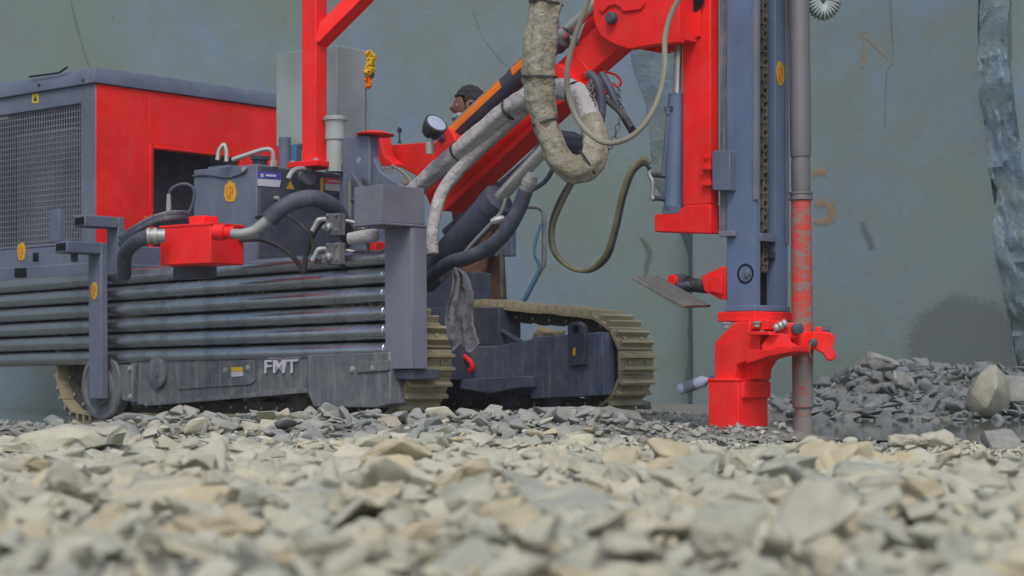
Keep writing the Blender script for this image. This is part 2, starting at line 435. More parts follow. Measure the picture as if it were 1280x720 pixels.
# ------------------------------------------------------------------ setting: sawn quarry walls
Y0, Y1, Y2 = 13.3, 13.0, 12.85
M['wallL'] = wall_mat('sawn_grey_marble')
M['wallR'] = wall_mat('sawn_grey_marble_stained', dark=0.86, stain=(P(1205, 432, Y1), 0.50, 0.42))
M['wallD'] = wall_mat('rough_dark_marble', dark=0.95, roughb=True)
M['wallB'] = wall_mat('fractured_blue_marble', dark=1.4, roughb=True)
WT = 6.5
def wall_sheet(name, fn, n, mz, mat, label, cat='rock wall', amp=0.02, sc=2.0, depth=1.6, parent=None, rough=0, blocks=0):
    """a solid slab: fn(s,z)->(x,y) front line, displaced; closed behind"""
    bm = bmesh.new(); g = []
    for j in range(mz + 1):
        z = -0.3 + (WT + 0.3) * (j / mz) ** 1.25; row = []
        for i in range(n + 1):
            x, y = fn(i / n, z); p = Vector((x, y, z))
            d = amp * noise.noise(p * sc) + amp * 0.4 * noise.noise(p * sc * 3.3)
            if rough: d += rough * noise.fractal(p * 5, 0.8, 2.1, 5) ; p.x += rough * 0.8 * noise.fractal(p * 6 + Vector((3, 3, 3)), 0.8, 2.1, 4) * (0 if i in (0,) else 1)
            if blocks:
                cv = Vector((x * 7 + noise.noise(p * 4), 0, z * 3.2 + 1.5 * noise.noise(p * 3))); d += blocks * (noise.cell(cv) + .5 * noise.cell(cv * 2.3)); p.x += blocks * .5 * noise.cell(cv * 1.7 + Vector((5, 5, 5))) * (i > 0)
            p.y += d; row.append(bm.verts.new(p))
        g.append(row)
    for j in range(mz):
        for i in range(n): bm.faces.new((g[j][i], g[j][i + 1], g[j + 1][i + 1], g[j + 1][i]))
    bk = [[bm.verts.new((r[k].co.x, r[k].co.y + depth, r[k].co.z)) for k in range(n + 1)] for r in (g[0], g[-1])]
    for i in range(n):
        bm.faces.new((g[-1][i], g[-1][i + 1], bk[1][i + 1], bk[1][i])); bm.faces.new((bk[0][i], bk[0][i + 1], bk[1][i + 1], bk[1][i]))
    for e_ in (0, n): bm.faces.new([g[j][e_] for j in range(mz + 1)] + [bk[1][e_], bk[0][e_]])
    bmesh.ops.recalc_face_normals(bm, faces=bm.faces[:])
    me = bpy.data.meshes.new(name); bm.to_mesh(me); bm.free()
    me.polygons.foreach_set('use_smooth', [True] * len(me.polygons)); me.set_sharp_from_angle(angle=R(18 if blocks else 50)); me.materials.append(M[mat])
    o = bpy.data.objects.new(name, me); COL.objects.link(o)
    if parent: o.parent = parent
    else: tag(o, label, cat)
    return o
xa = (797 - 640) / F * Y0
def xedge(z):   # the broken right-hand edge leans
    py = HZ - (z - CH) / Y1 * F
    k = min(1.3, max(-0.6, py / 460))
    return (1222 + 52 * k ** 1.6 if k > 0 else 1222 + 30 * k) / F * Y1 - 640 / F * Y1 + 0.02 * noise.noise(Vector((z * 4, 0, 0)))
def xstep(z, y, px):
    py = HZ - (z - CH) / y * F
    if px < 800: px = 791 + 30 * sstep(60, 330, py) + 40 * sstep(210, 330, py)
    return (px - 640) / F * y + (0.05 * noise.noise(Vector((z * 1.7, y, 0))) + 0.03 * noise.noise(Vector((z * 6, y, 3)))) * (1 - .9 * sstep(180, 330, py))
wl = wall_sheet('quarry_wall', lambda s, z: (-22 + (xstep(z, Y0, 797) + 22.04) * s, Y0), 90, 80, 'wallL', 'sawn grey marble quarry wall behind the engine cabinet and boom', amp=0.012, sc=0.7)
wall_sheet('rough_return', lambda s, z: (xstep(z, Y0, 797) * (1 - s) + (xstep(z, Y1, 866) + .03) * s - .05 * (s == 0), Y0 + 0.06 * (s == 0) + (Y1 + 0.10 - Y0) * s), 26, 90, 'wallD', None, parent=wl, amp=0.05, sc=2.0, rough=0.02, depth=.6)
wr = wall_sheet('quarry_wall', lambda s, z: (xstep(z, Y1, 866) * (1 - s) + xedge(z) * s, Y1), 40, 60, 'wallR', 'sawn marble wall right of the drill mast with damp patch low down', amp=0.012, sc=0.7)
wall_sheet('broken_edge', lambda s, z: (xedge(z) - .03 + 0.17 * s + 0.02 * math.sin(z * 5), Y1 + 0.06 - .34 * s), 22, 170, 'wallB', None, parent=wr, amp=0.03, sc=3.0, rough=0.02, depth=1.0, blocks=.02)
wall_sheet('quarry_wall', lambda s, z: (xedge(z) + 0.13 + 18 * s, Y2), 40, 40, 'wallL', 'marble wall beyond the broken vertical edge at the right', amp=0.015, sc=0.9)

def soft_mat(name, col, grain=30, k=1.0):
    """paint or crack lying on the rock, fading out unevenly at its edge"""
    m, t, b = new_mat(name); b.inputs['Base Color'].default_value = (*col, 1); b.inputs['Roughness'].default_value = .9
    at = t.nodes.new('ShaderNodeAttribute'); at.attribute_name = 'edge'
    n = nz(t, coords(t), grain, 6, .7)
    ad = N(t, 'ShaderNodeMath', operation='ADD'); t.links.new(at.outputs['Fac'], ad.inputs[0]); t.links.new(n, ad.inputs[1])
    mr = N(t, 'ShaderNodeMapRange'); mr.inputs['From Min'].default_value = .72; mr.inputs['From Max'].default_value = 1.3; mr.inputs['To Max'].default_value = k
    t.links.new(ad.outputs[0], mr.inputs['Value']); t.links.new(mr.outputs[0], b.inputs['Alpha'])
    return m
M['opaint'] = soft_mat('orange_spray_paint', (.34, .20, .06), 60, .45)
M['crackm'] = soft_mat('dark_crack', (.07, .08, .074), 14, .34)
def mark_tube(name, pts, Y, r, mat, parent):
    q = [P(x, y, Y) for x, y in pts]; pp = []
    for i in range(len(q) - 1):
        p0, p1, p2, p3 = q[max(i - 1, 0)], q[i], q[i + 1], q[min(i + 2, len(q) - 1)]
        for k in range(6):
            t_ = k / 6; pp.append(.5 * ((2 * p1) + (p2 - p0) * t_ + (2 * p0 - 5 * p1 + 4 * p2 - p3) * t_ ** 2 + (3 * p1 - p0 - 3 * p2 + p3) * t_ ** 3))
    pp.append(q[-1]); vs_, fs, ed = [], [], []
    for i, p in enumerate(pp):
        d = (pp[min(i + 1, len(pp) - 1)] - pp[max(i - 1, 0)]).normalized(); sd2 = Vector((-d.z, 0, d.x)); e = 0 if i in (0, len(pp) - 1) else 1
        wv = r * (1 + .7 * noise.noise(p * 5))
        vs_ += [p - sd2 * wv, p, p + sd2 * wv]; ed += [0, e, 0]
    for i in range(len(pp) - 1):
        for k in range(2): fs.append((i * 3 + k, i * 3 + k + 1, i * 3 + k + 4, i * 3 + k + 3))
    b_ = MB(); b_.add(vs_, fs); o = b_.build(name, mat, parent)
    at = o.data.attributes.new('edge', 'FLOAT', 'POINT'); at.data.foreach_set('value', ed); return o
yq = Y1 - 0.012
mark_tube('paint_mark', [(1018, 256), (1030, 253), (1040, 262), (1038, 272), (1026, 277), (1017, 276)], yq, 0.045, 'opaint', wr)
mark_tube('paint_mark', [(1014, 220), (1024, 214), (1034, 217)], yq, 0.04, 'opaint', wr)
mark_tube('paint_mark', [(1079, 34), (1081, 60), (1079, 86)], yq, 0.022, 'opaint', wr)
mark_tube('paint_mark', [(1081, 42), (1100, 62), (1115, 76)], yq, 0.014, 'opaint', wr)
mark_tube('crack', [(1112, -20), (1115, 40), (1116, 76), (1108, 95), (1106, 165)], yq, 0.009, 'crackm', wr)
mark_tube('scuff', [(1077, 276), (1082, 290), (1088, 303), (1091, 312)], yq, 0.035, 'crackm', wr)
for pts_ in ([(800, 296), (812, 316), (808, 334), (806, 352)],):
    mark_tube('scuff', pts_, yq if pts_[0][0] > 870 else Y0 - .012, .03, 'crackm', wr if pts_[0][0] > 870 else wl)
mark_tube('crack', [(86, -10), (98, 40), (112, 85)], Y0 - 0.008, 0.008, 'crackm', wl)
mark_tube('crack', [(590, 10), (606, 50), (640, 90)], Y0 - 0.008, 0.007, 'crackm', wl)

# ------------------------------------------------------------------ the drilling rig
FM = Frame(516, 8.7, 44, 0, 0.7)          # tracks, rod rack and boom
FC = Frame(119, 11.0, 41)                 # engine cabinet and deck
FK = Frame(944, 8.25, 44)                 # feed mast
rig = thing('drilling_rig', 'red and slate grey crawler drilling rig with boom, hoses and upright drill mast', 'drilling rig', FM(-1.6, 0.9, 0))

# --- tracks
def hull(pts):
    pts = sorted(set(pts)); 
    def half(ps):
        h = []
        for p in ps:
            while len(h) > 1 and (h[-1][0] - h[-2][0]) * (p[1] - h[-2][1]) - (h[-1][1] - h[-2][1]) * (p[0] - h[-2][0]) <= 0: h.pop()
            h.append(p)
        return h[:-1]
    return half(pts) + half(pts[::-1])
RT, UF, UR = 0.255, -0.355, -2.93
circ = [(c[0] + c[2] * math.cos(a * PI / 30), c[1] + c[2] * math.sin(a * PI / 30)) for c in ((UF, 0.285, RT), (UR, 0.285, RT), (-1.30, 0.585, 0.05)) for a in range(60)]
hp = hull(circ); hp.append(hp[0])
seg = [math.dist(hp[i], hp[i + 1]) for i in range(len(hp) - 1)]; per = sum(seg)
NS = round(per / 0.13)
def path_at(d):
    d %= per
    for i, s_ in enumerate(seg):
        if d <= s_:
            k = d / s_; a, b_ = hp[i], hp[i + 1]
            return (a[0] + (b_[0] - a[0]) * k, a[1] + (b_[1] - a[1]) * k)
        d -= s_
    return hp[0]
pit = per / NS; SWD = 0.28
class _L:            # plain local axes for shared meshes
    def __call__(s, u, v, z): return Vector((u, v, z))
LO = _L()
sh = MB(); sh.box(LO, -pit * .49, pit * .49, -SWD / 2, SWD / 2, 0, 0.016)
for gx in (-pit * .25, pit * .25):
    sh.prism(LO, [(gx - .013, .015), (gx + .013, .015), (gx + .007, .048), (gx - .007, .048)], 1, -SWD / 2 + .004, SWD / 2 - .004)
for by in (-.07, .07):
    for bx in (0,): sh.lathe((bx, by, .014), (0, 0, 1), [(0, .013), (.012, .013), (.014, .008)], 6)
shoe_me = sh.mesh('track_shoe'); shoe_me.materials.append(M['mud'])
lk = MB()
for sy in (-1, 1):
    lk.prism(LO, [(-pit * .56, -.005), (pit * .5, -.005), (pit * .5, -.05), (pit * .2, -.068), (-pit * .2, -.068), (-pit * .56, -.05)], 1, sy * .055 - .014, sy * .055 + .014)
lk.cyl((-pit * .5, -.075, -.035), (-pit * .5, .075, -.035), .016, n=10)
link_me = lk.mesh('track_link'); link_me.materials.append(M['mudd'])
pn = MB(); pn.cyl((-pit * .5, -.079, -.035), (-pit * .5, .079, -.035), .0095, n=8); pin_me = pn.mesh('track_pin'); pin_me.materials.append(M['steel'])

def make_track(vc, fmatn, near):
    s0 = vc - 0.14
    fb = MB()      # frame beam
    fb.prism(FM, [(-2.75, .12), (-.55, .12), (-.50, .16), (-.50, .30), (-.6, .36), (-2.7, .36), (-2.78, .3)], 1, vc - .075, vc + .075)
    fo = fb.build('track_frame', fmatn, rig, .006)
    for i in range(NS):
        d = i * pit; a = path_at(d - pit / 2); b_ = path_at(d + pit / 2); c = path_at(d)
        tx, tz = b_[0] - a[0], b_[1] - a[1]; l = math.hypot(tx, tz); tx /= l; tz /= l
        T = FM.U * tx + FM.W * tz; Nn = FM.U * tz - FM.W * tx
        # hull runs counter-clockwise: outward normal is to the right of travel
        X = T; Z = Nn; Yv = Z.cross(X)
        m4 = Matrix((X, Yv, Z)).transposed().to_4x4(); m4.translation = FM((a[0] + b_[0]) / 2, vc, (a[1] + b_[1]) / 2)
        j = random.uniform(-.004, .004); m4.translation += Z * j
        put('track_shoe', shoe_me, m4, fo); put('track_link', link_me, m4, fo); put('track_pin', pin_me, m4, fo)
    for (cu, cn) in ((UF, 'idler_wheel'), (UR, 'sprocket_wheel')):
        wb = MB(); c = FM(cu, vc, .285)
        wb.lathe(c - FM.V * .05, FM.V, [(0, .05), (0.001, .12), (.012, .125), (.013, .17), (-.005, .185), (.0, .205), (.1, .205), (.105, .185), (.09, .17), (.1, .05)], 36)
        wb.build(cn, 'mudd' if near else 'framef', fo, 0)
    for k in range(6):
        rb = MB(); c = FM(-2.45 + k * .36, vc, .105)
        rb.lathe(c - FM.V * .085, FM.V, [(0, .03), (.002, .06), (.02, .075), (.05, .075), (.051, .06), (.119, .06), (.12, .075), (.15, .075), (.168, .06), (.17, .03)], 20)
        rb.build('roller', 'mudd' if near else 'framef', fo)
    cb = MB(); cb.cyl(FM(-1.30, vc - .07, .575), FM(-1.30, vc + .07, .575), .052, n=18); cb.box(FM, -1.35, -1.25, vc - .03, vc + .03, .35, .54)
    cb.build('carrier_roller', 'greyd', fo)
    return fo
VN, VF = 0.21, 1.76
tn = make_track(VN, 'frame', True)
tf = make_track(VF, 'framef', False)

# near track: side guard, step box, cover, drive disc, lettering
vg = 0.035
b_ = MB(); b_.plate_px(FM, [(163, 452), (383, 442), (383, 486), (340, 491), (252, 499), (180, 506), (163, 506)], vg, vg + .05); b_.build('side_guard', 'frame', tn, .006)
b_ = MB(); b_.plate_px(FM, [(384, 444), (487, 440), (489, 505), (470, 510), (392, 509), (384, 490)], vg - .05, vg + .05); b_.build('step_box', 'frame', tn, .006)
b_ = MB(); b_.plate_px(FM, [(252, 497), (383, 485), (383, 491), (180, 508), (180, 503)], vg - .02, vg); b_.build('guard_lip', 'frame', tn, .003)
b_ = MB(); b_.plate_px(FM, [(222, 454), (316, 450), (319, 455), (319, 476), (313, 481), (222, 487)], vg - .008, vg - .001); b_.build('inspection_cover', 'frame', tn, .003)
for (x, y) in ((282, 463), (310, 460)): bolt(tn, FM(*FM.hit(x, y, 1, vg - .008)), -FM.V, .012)
for (x, y) in ((441, 462), (467, 460)): bolt(tn, FM(*FM.hit(x, y, 1, vg - .05)), -FM.V, .013)
b_ = MB(); b_.plate_px(FM, [(446, 452), (486, 450), (486, 463), (446, 466)], vg - .06, vg - .049); b_.build('bracket_plate', 'frame', tn, .003)
c = FM(*FM.hit(199, 466, 1, vg)); b_ = MB(); b_.lathe(c, -FM.V, [(-.01, .085), (.02, .085), (.024, .078), (.024, .03), (.03, .028), (.03, .001)], 28); b_.build('roller_boss', 'frame', tn)
c = FM(*FM.hit(131, 482, 1, .05)); b_ = MB()
b_.lathe(c, -FM.V, [(-.04, .20), (.02, .20), (.03, .19), (.03, .165), (.022, .16), (.022, .12), (.04, .115), (.05, .10), (.05, .04), (.06, .035), (.06, .001)], 40); b_.build('final_drive', 'frame', tn)
b_ = MB(); b_.plate_px(FM, [(150, 456), (166, 456), (166, 503), (152, 500)], .0, .09); b_.build('drive_bracket', 'frame', tn, .004)
for y in (461, 496): bolt(tn, FM(*FM.hit(163, y, 1, 0.0)), -FM.V, .012)
q = FM.hit(352, 459, 1, vg)
text_mesh(FM, 'FMT', FM(q[0], vg - .006, q[2]), .098, .005, 'stkw', tn, 'lettering', bold=.0008)
b_ = MB(); b_.plate_px(FM, [(289, 459), (303, 459), (303, 470), (289, 471)], vg - .0125, vg - .0085); b_.build('sticker', 'stkw', tn)
b_ = MB(); b_.plate_px(FM, [(289, 459), (303, 459), (303, 464), (289, 464.5)], vg - .0145, vg - .0127); b_.build('sticker_band', 'stky', tn)

# far track: box frame with lug, step, red brackets
vf = VF - .20
b_ = MB(); b_.plate_px(FM, [(622, 432), (664, 424), (665, 421), (752, 415), (755, 494), (664, 499), (660, 480), (625, 478), (575, 480), (575, 433)], vf, vf + .10); b_.build('side_guard', 'framef', tf, .006)
b_ = MB(); b_.plate_px(FM, [(575, 474), (664, 470), (664, 484), (640, 486), (612, 492), (575, 486)], vf - .05, vf - .001); b_.build('step', 'framef', tf, .005)
b_ = MB(); b_.plate_px(FM, [(709, 409), (713, 403), (722, 402), (729, 407), (731, 424), (729, 456), (711, 458)], vf - .035, vf - .001); lug = b_.build('lifting_lug', 'greyd', tf, .004)
b_ = MB(); c = FM(*FM.hit(720, 411, 1, vf - .036)); b_.lathe(c, -FM.V, [(0, .022), (.004, .022), (.004, .018), (.001, .018)], 16); b_.build('lug_eye', 'hole', tf)
b_ = MB(); b_.plate_px(FM, [(716, 436), (719, 434), (719, 444), (716, 445)], vf - .038, vf - .0352); b_.build('sticker', 'stky', tf)
b_ = MB(); b_.tube([FM(*FM.hit(x, y, 1, vf - .03)) for x, y in ((572, 437), (580, 445), (588, 452), (590, 460), (586, 464))], .014, 8, 4); b_.build('red_bracket', 'red', tf)
b_ = MB(); b_.plate_px(FM, [(588, 384), (624, 384), (624, 432), (588, 432)], vf + .02, vf + .2); b_.build('axle_housing', 'greyd', tf, .006)
b_ = MB(); b_.tube([FM(*FM.hit(x, y, 1, vf + .05)) for x, y in ((622, 410), (640, 422), (656, 430))], .016, 8); b_.build('brace', 'greyd', tf)
b_ = MB(); b_.tube([FM(*FM.hit(x, y, 1, vf + .04)) for x, y in ((668, 419), (676, 414), (690, 416), (706, 415))], [.012, .03, .02, .01], 8, 3, .5); b_.build('mud_clod', 'mud', tf)
b_ = MB(); b_.box(FM, -1.7, -1.2, VN + .1, VF - .1, .2, .42); b_.build('axle_beam', 'greyd', rig, .01)
b_ = MB(); b_.box(FM, -2.9, -1.25, .45, 1.5, .40, .62); b_.build('chassis', 'greyd', rig, .01)

# --- rod rack
rr_ = MB(); rr_.box(FM, -4.2, -.3, .12, .17, .37, .78)  # added back plate, coloured near-black as the shade between the rods
rack = rr_.build('rack_shade_plate', 'hole', rig, .004)
zt = FM.z(0, 0, 283); zb = FM.z(0, 0, 461)
b_ = MB(); b_.box(FM, -.19, 0, 0, .012, zb, zt); b_.box(FM, -.012, -.0, .0121, .10, zb - .0, zt); b_.box(FM, -.19, -.178, .0121, .10, zb, zt)
b_.build('end_post', 'greyl', rack, .004)
ztb = FM.z(0, -.19, 230)
b_ = MB()
for a in ((-.19, 0, -.19, -.178), (-.19, -.178, -.1779, .088), (-.012, 0, -.1779, .088), (-.1779, -.0121, .088, .1)): b_.box(FM, *a, zt + .0125, ztb)
b_.box(FM, -.195, .005, -.196, .1, zt, zt + .012)
b_.build('end_box', 'greyl', rack, .003)
b_ = MB(); b_.box(FM, -.2, -.02, .02, .2, zb - .05, zb - .002); b_.build('post_foot', 'greyd', rack, .004)
def bracket(pl, pc, ytop, ybot, v, tab, name='upright'):
    u0, u1 = FM.u(pl, v), FM.u(pc, v); z1 = FM.z(u1, v, ytop); z0 = FM.z(u1, v, ybot)
    b_ = MB(); b_.box(FM, u0, u1, v, v + .045, z0, z1)
    b_.box(FM, u0, u1, v - .22, v - .001, z1 - .065, z1)
    o = b_.build(name, 'grey', rack, .006)
    h = MB(); h.box(FM, u0 + .02, u1 - .014, v - .2235, v - .2195, z1 - .052, z1 - .012); h.build('tube_end', 'hole', rack)
    if tab:
        h = MB(); h.box(FM, u0 - .06, u0 + .035, v - .21, v - .18, z1 + .001, z1 + .185); h.build('stop_tab', 'grey', rack, .004)
        h = MB(); h.cyl(FM((u0 + u1) / 2 - .02, v - .12, z1 - .11), FM((u0 + u1) / 2 - .02, v - .12, z1 - .066), .02, n=10); h.build('stop_pin', 'greyd', rack)
    return o, u0, u1
ub, bu0, bu1 = bracket(111, 127, 303, 499, -.052, True)
bracket(134, 149, 271, 345, .11, False)
def yellow_mark(fr, px, py, axis, val, r, parent, sx=1.0, seed=1):
    """a hand-painted yellow dab with orange strokes"""
    q = fr.hit(px, py, axis, val); nrm = fr.V if axis == 1 else fr.U; e = fr.U if axis == 1 else fr.V
    s_ = -1 if axis == 1 else 1
    rnd = random.Random(seed); lp = []
    for k in range(22):
        a = 2 * PI * k / 22; rr = r * (1 + rnd.uniform(-.12, .12)); lp.append((math.cos(a) * rr * sx, math.sin(a) * rr * 1.15))
    c = fr(*q); b_ = MB(); b_.loft([[c + e * x + fr.W * z + nrm * s_ * k for x, z in lp] for k in (.0005, .003)])
    o = b_.build('yellow_mark', 'yellow', parent)
    b_ = MB()
    for pts in (((-.4, .5), (-.5, -.1), (-.2, -.6), (.1, -.3)), ((.0, .7), (.05, .0), (-.05, -.8)), ((.15, .5), (.5, .35), (.4, -.05), (.1, -.1))):
        b_.tube([c + e * x * r * sx + fr.W * z * r + nrm * s_ * .003 for x, z in pts], r * .075, 6, 4)
    b_.build('mark_stroke', 'ochre', parent)
yellow_mark(FM, 118, 363, 1, -.052, .045, rack, .75, 3)

# the rods lying in the rack: things of their own
words = ['topmost', 'second from the top', 'third from the top', 'fourth from the top', 'second from the bottom', 'lowest']
for i in range(6):
    zc = FM.z(-.2, .06, 320.5 + 23.4 * i); vj = .06 + random.uniform(-.004, .004)
    t_ = thing('drill_rod', 'dark oily steel drill rod lying in the side rack, ' + words[i] + ' of six', 'drill rod', FM(-2.1, vj, zc), 'drill rods stacked in the side rack')
    A = FM(-4.2, vj, zc)
    b_ = MB(); b_.lathe(A, FM.U, [(0, .03), (.002, .0412), (.3, .0412), (2.0, .0412), (3.80, .0412), (3.815, .039), (3.93, .039)], 28); b_.build('pipe', 'rod', t_)
    b_ = MB(); b_.lathe(A, FM.U, [(3.93, .035), (3.931, .0405), (3.962, .0405), (3.967, .035), (3.971, .035), (3.972, .0405), (4.0, .0405), (4.004, .03)], 28); b_.build('joint', 'rod', t_)

# --- engine cabinet
W_ = FC.v(368, 0)
zt = FC.z(0, 0, 104); zl = FC.z(0, 0, 93); zr = FC.z(0, 0, 83); zg0 = FC.z(0, 0, 304); zd = FC.z(0, 0, 352)
LN = 1.15
gu0, gu1 = FC.u(-60, 0), FC.u(101, 0); gz0, gz1 = FC.z(gu1, 0, 302), FC.z(gu1, 0, 129)
b_ = MB()
b_.box(FC, gu1, 0, .0, .04, zg0, zt)                        # corner stile
b_.box(FC, gu0, gu1 - .0005, .0, .04, gz1, zt)              # above the grille
b_.box(FC, -LN, gu0 - .0005, 0, .04, zg0, zt)
b_.box(FC, gu0, gu1 - .0005, 0, .04, zg0, gz0)
b_.box(FC, -LN, -.46, .16, W_, zg0, zt)                    # inner body
cab = b_.build('engine_cabinet', 'grey', rig, .004)
b_ = MB(); b_.box(FC, -LN, .03, -.004, W_ + .02, zd - .02, zg0 - .004); b_.build('base_skirt', 'grey', cab, .006)
b_ = MB(); b_.box(FC, -LN, .034, -.012, W_ + .02, FC.z(0, 0, 360), FC.z(0, 0, 328)); b_.build('lower_skirt', 'grey', cab, .006)
for (x0, x1, y0, y1, v) in ((18, 33, 335, 347, -.012), (41, 48, 316, 327, -.004)):
    b_ = MB(); b_.plate_px(FC, [(x0, y0), (x1, y0), (x1, y1), (x0, y1)], v - .002, v + .002); b_.build('skirt_slot', 'hole', cab)
def ring(u0, u1, v0, v1, z): return [FC(u0, v0, z), FC(u1, v0, z), FC(u1, v1, z), FC(u0, v1, z)]
b_ = MB(); b_.loft([ring(-LN - .02, .02, -.02, W_ + .02, zt + .001), ring(-LN - .02, .02, -.02, W_ + .02, zl), ring(-LN + .03, -.01, .01, W_ - .03, zr), ])
lid = b_.build('cabinet_lid', 'grey', cab, .004)
b_ = MB(); b_.tube([FC(*FC.hit(x, y, 1, -.02)) for x, y in ((37, 96), (74, 91), (84, 84))], .006, 6); b_.build('lid_handle', 'hole', cab)
for (x, y) in ((49, 106), (104, 100)): bolt(cab, FC(*FC.hit(x, y, 1, -.021)), -FC.V, .008, mat='greyd')
# grille: outer square mesh, radiator core and fine mesh behind
b_ = MB(); st = .026; w2 = .0028
k = gu1 - .004
while k > gu0: b_.box(FC, k - w2, k + w2, .012, .017, gz0, gz1); k -= st
k = gz1 - .004
while k > gz0: b_.box(FC, gu0, gu1, .0172, .022, k - w2, k + w2); k -= st * 1.35
b_.build('grille', 'greyl', cab, kind='stuff')
b_ = MB(); b_.box(FC, gu0, gu1 - .001, .12, .15, gz0, gz1); b_.build('grille_shade_backing', 'hole', cab)  # black sheet painted as the shade behind the grille mesh
ru0, ru1, rz1 = FC.u(25, .05), FC.u(99, .05), FC.z(FC.u(99, .05), .05, 163)
b_ = MB(); b_.box(FC, ru0, ru1, .06, .09, gz0, rz1); rad = b_.build('radiator_core', 'frame', cab)
b_ = MB(); k = ru0
while k < ru1: b_.box(FC, k - .0022, k + .0022, .03, .06, gz0, rz1); k += .0105
k = gz0
while k < rz1: b_.box(FC, ru0, ru1, .028, .0302, k - .0015, k + .0015); k += .014
b_.build('radiator_fins', 'greyl', cab, kind='stuff')
b_ = MB(); b_.box(FC, ru0 - .005, ru1 + .002, .024, .058, rz1 + .001, rz1 + .02); b_.build('radiator_frame', 'greyl', cab, .002)
yellow_mark(FC, 27, 315, 1, -.0045, .05, cab, .85, 5)
b_ = MB(); b_.plate_px(FC, [(40, 117.5), (48, 117), (48, 128.5), (40, 129)], -.002, .0); b_.build('warning_sticker', 'stky', cab)
b_ = MB(); b_.plate_px(FC, [(44, 119.5), (46.4, 126), (41.6, 126)], -.0035, -.0021); b_.build('sticker_triangle', 'black', cab)
# red front panels round a dark opening
vo0 = FC.v(186, 0); vo1 = FC.v(300, 0); zo1 = FC.z(0, vo0, 181); zo0 = FC.z(0, vo0, 318)
b_ = MB(); b_.box(FC, -.04, .004, .004, vo0, zg0 + .0, zt - .001); b_.box(FC, -.04, .004, vo0 + .0005, W_, zo1, zt - .001)
b_.box(FC, -.04, .004, vo1, W_, zg0, zo1 - .0005); b_.box(FC, -.04, .004, vo0 + .0005, vo1 - .0005, zg0, zo0)
b_.build('red_panel', 'red', cab, .004)
b_ = MB()
for s_, d in ((0, 0.0), (1, .02)):
    b_.box(FC, -.06, .012 - s_ * .012, vo0 + .001 + d, vo0 + .018 + d, zo0 + .001, zo1 - .001)
b_.box(FC, -.06, .010, vo0 + .04, vo1 - .001, zo1 - .02, zo1 - .001)
b_.build('opening_frame', 'red', cab, .003)
b_ = MB(); b_.box(FC, -.44, -.42, vo0 - .3, vo1 + .1, zo0 - .1, zo1 + .1); b_.build('opening_interior', 'inner', cab)
b_ = MB(); b_.box(FC, .0045, .02, FC.v(181, 0) - .01, FC.v(181, 0) + .012, FC.z(0, 0.3, 278), FC.z(0, 0.3, 270)); b_.build('latch', 'ochre', cab, .002)

# --- deck and equipment in front of the cabinet
b_ = MB(); b_.box(FC, .04, 1.75, .15, W_, .48, FC.z(.5, .1, 338)); deck = b_.build('deck', 'greyd', rig, .008)
def cframe(px, Y, yaw=38): return Frame(px, Y, yaw)
def cbox(b_, pl, pc, pr, Y, y1, y0, yaw=38):
    fr = cframe(pc, Y, yaw); u0 = fr.u(pl, 0); v1 = fr.v(pr, 0); z1 = fr.z(0, 0, y1); z0 = fr.z(0, 0, y0)
    b_.box(fr, u0, 0, 0, v1, z0, z1); return fr, u0, v1, z0, z1
b_ = MB(); ft, tu0, tv1, tz0, tz1 = cbox(b_, 242, 321, 446, 9.75, 205, 345)
tank = b_.build('hydraulic_tank', 'grey', rig, .006)
b_ = MB(); b_.box(ft, .001, .012, .012, tv1 - .01, tz0, tz1 - .008); b_.build('end_plate', 'greyd', tank, .004)
yellow_mark(ft, 288, 240, 1, 0, .05, tank, .95, 9)
b_ = MB(); b_.tube([ft(*ft.hit(x, y, 1, -.006)) for x, y in ((240, 220), (262, 219), (283, 222), (302, 217), (309, 211))], .0045, 6, 5); b_.build('wire', 'hose', tank)
b_ = MB(); c = ft(*ft.hit(307, 212, 1, -.002)); b_.lathe(c, -ft.V, [(0, .014), (.02, .014), (.022, .006)], 8); b_.build('bolt', 'steel', tank)
uc = .013
def side_stk(fr, pix, u, mat, parent, name='sticker', th=.002):
    b_ = MB(); b_.side_px(fr, pix, u, u + th); return b_.build(name, mat, parent)
side_stk(ft, [(322, 214), (351, 216), (351, 225), (322, 223)], uc, 'stkb', tank)
side_stk(ft, [(322, 223.3), (351, 225.3), (349, 234), (322, 232)], uc, 'stkw', tank)
side_stk(ft, [(326, 217), (329, 217.3), (329, 221.5), (326, 221.3)], uc + .0022, 'stkw', tank, 'sticker_symbol')
side_stk(ft, [(332, 217.7), (345, 218.6), (345, 221.2), (332, 220.3)], uc + .0022, 'stkw', tank, 'sticker_print')
side_stk(ft, [(358, 236), (363, 226), (368, 237)], uc, 'stky', tank, 'warning_sticker')
side_stk(ft, [(406, 222), (431, 224.5), (431, 231), (406, 229)], uc, 'stkr', tank)
side_stk(ft, [(406, 229.2), (431, 231.2), (431, 240), (406, 237.5)], uc, 'stkw', tank)
side_stk(ft, [(410, 225), (427, 226.8), (427, 228.5), (410, 226.8)], uc + .0022, 'stkw', tank, 'sticker_print')
side_stk(ft, [(400, 222), (404.5, 222), (404, 246), (400, 246)], uc, 'stky', tank, 'level_gauge')
b_ = MB(); c = ft(*ft.hit(382, 220, 0, .015)); b_.lathe(c, ft.U, [(0, .055), (.03, .055), (.036, .048), (.038, .001)], 28); b_.build('round_cover', 'greyl', tank)
b_ = MB(); b_.tube([ft(*ft.hit(x, y, 0, .06)) for x, y in ((360, 224), (366, 214), (376, 211), (388, 212))], .014, 8, 4); b_.build('pipe', 'steel', tank)
b_ = MB(); b_.lathe(ft(*ft.hit(344, 248, 0, .015)), ft.U, [(0, .013), (.025, .013), (.027, .006)], 10); b_.build('plug', 'steel', tank)
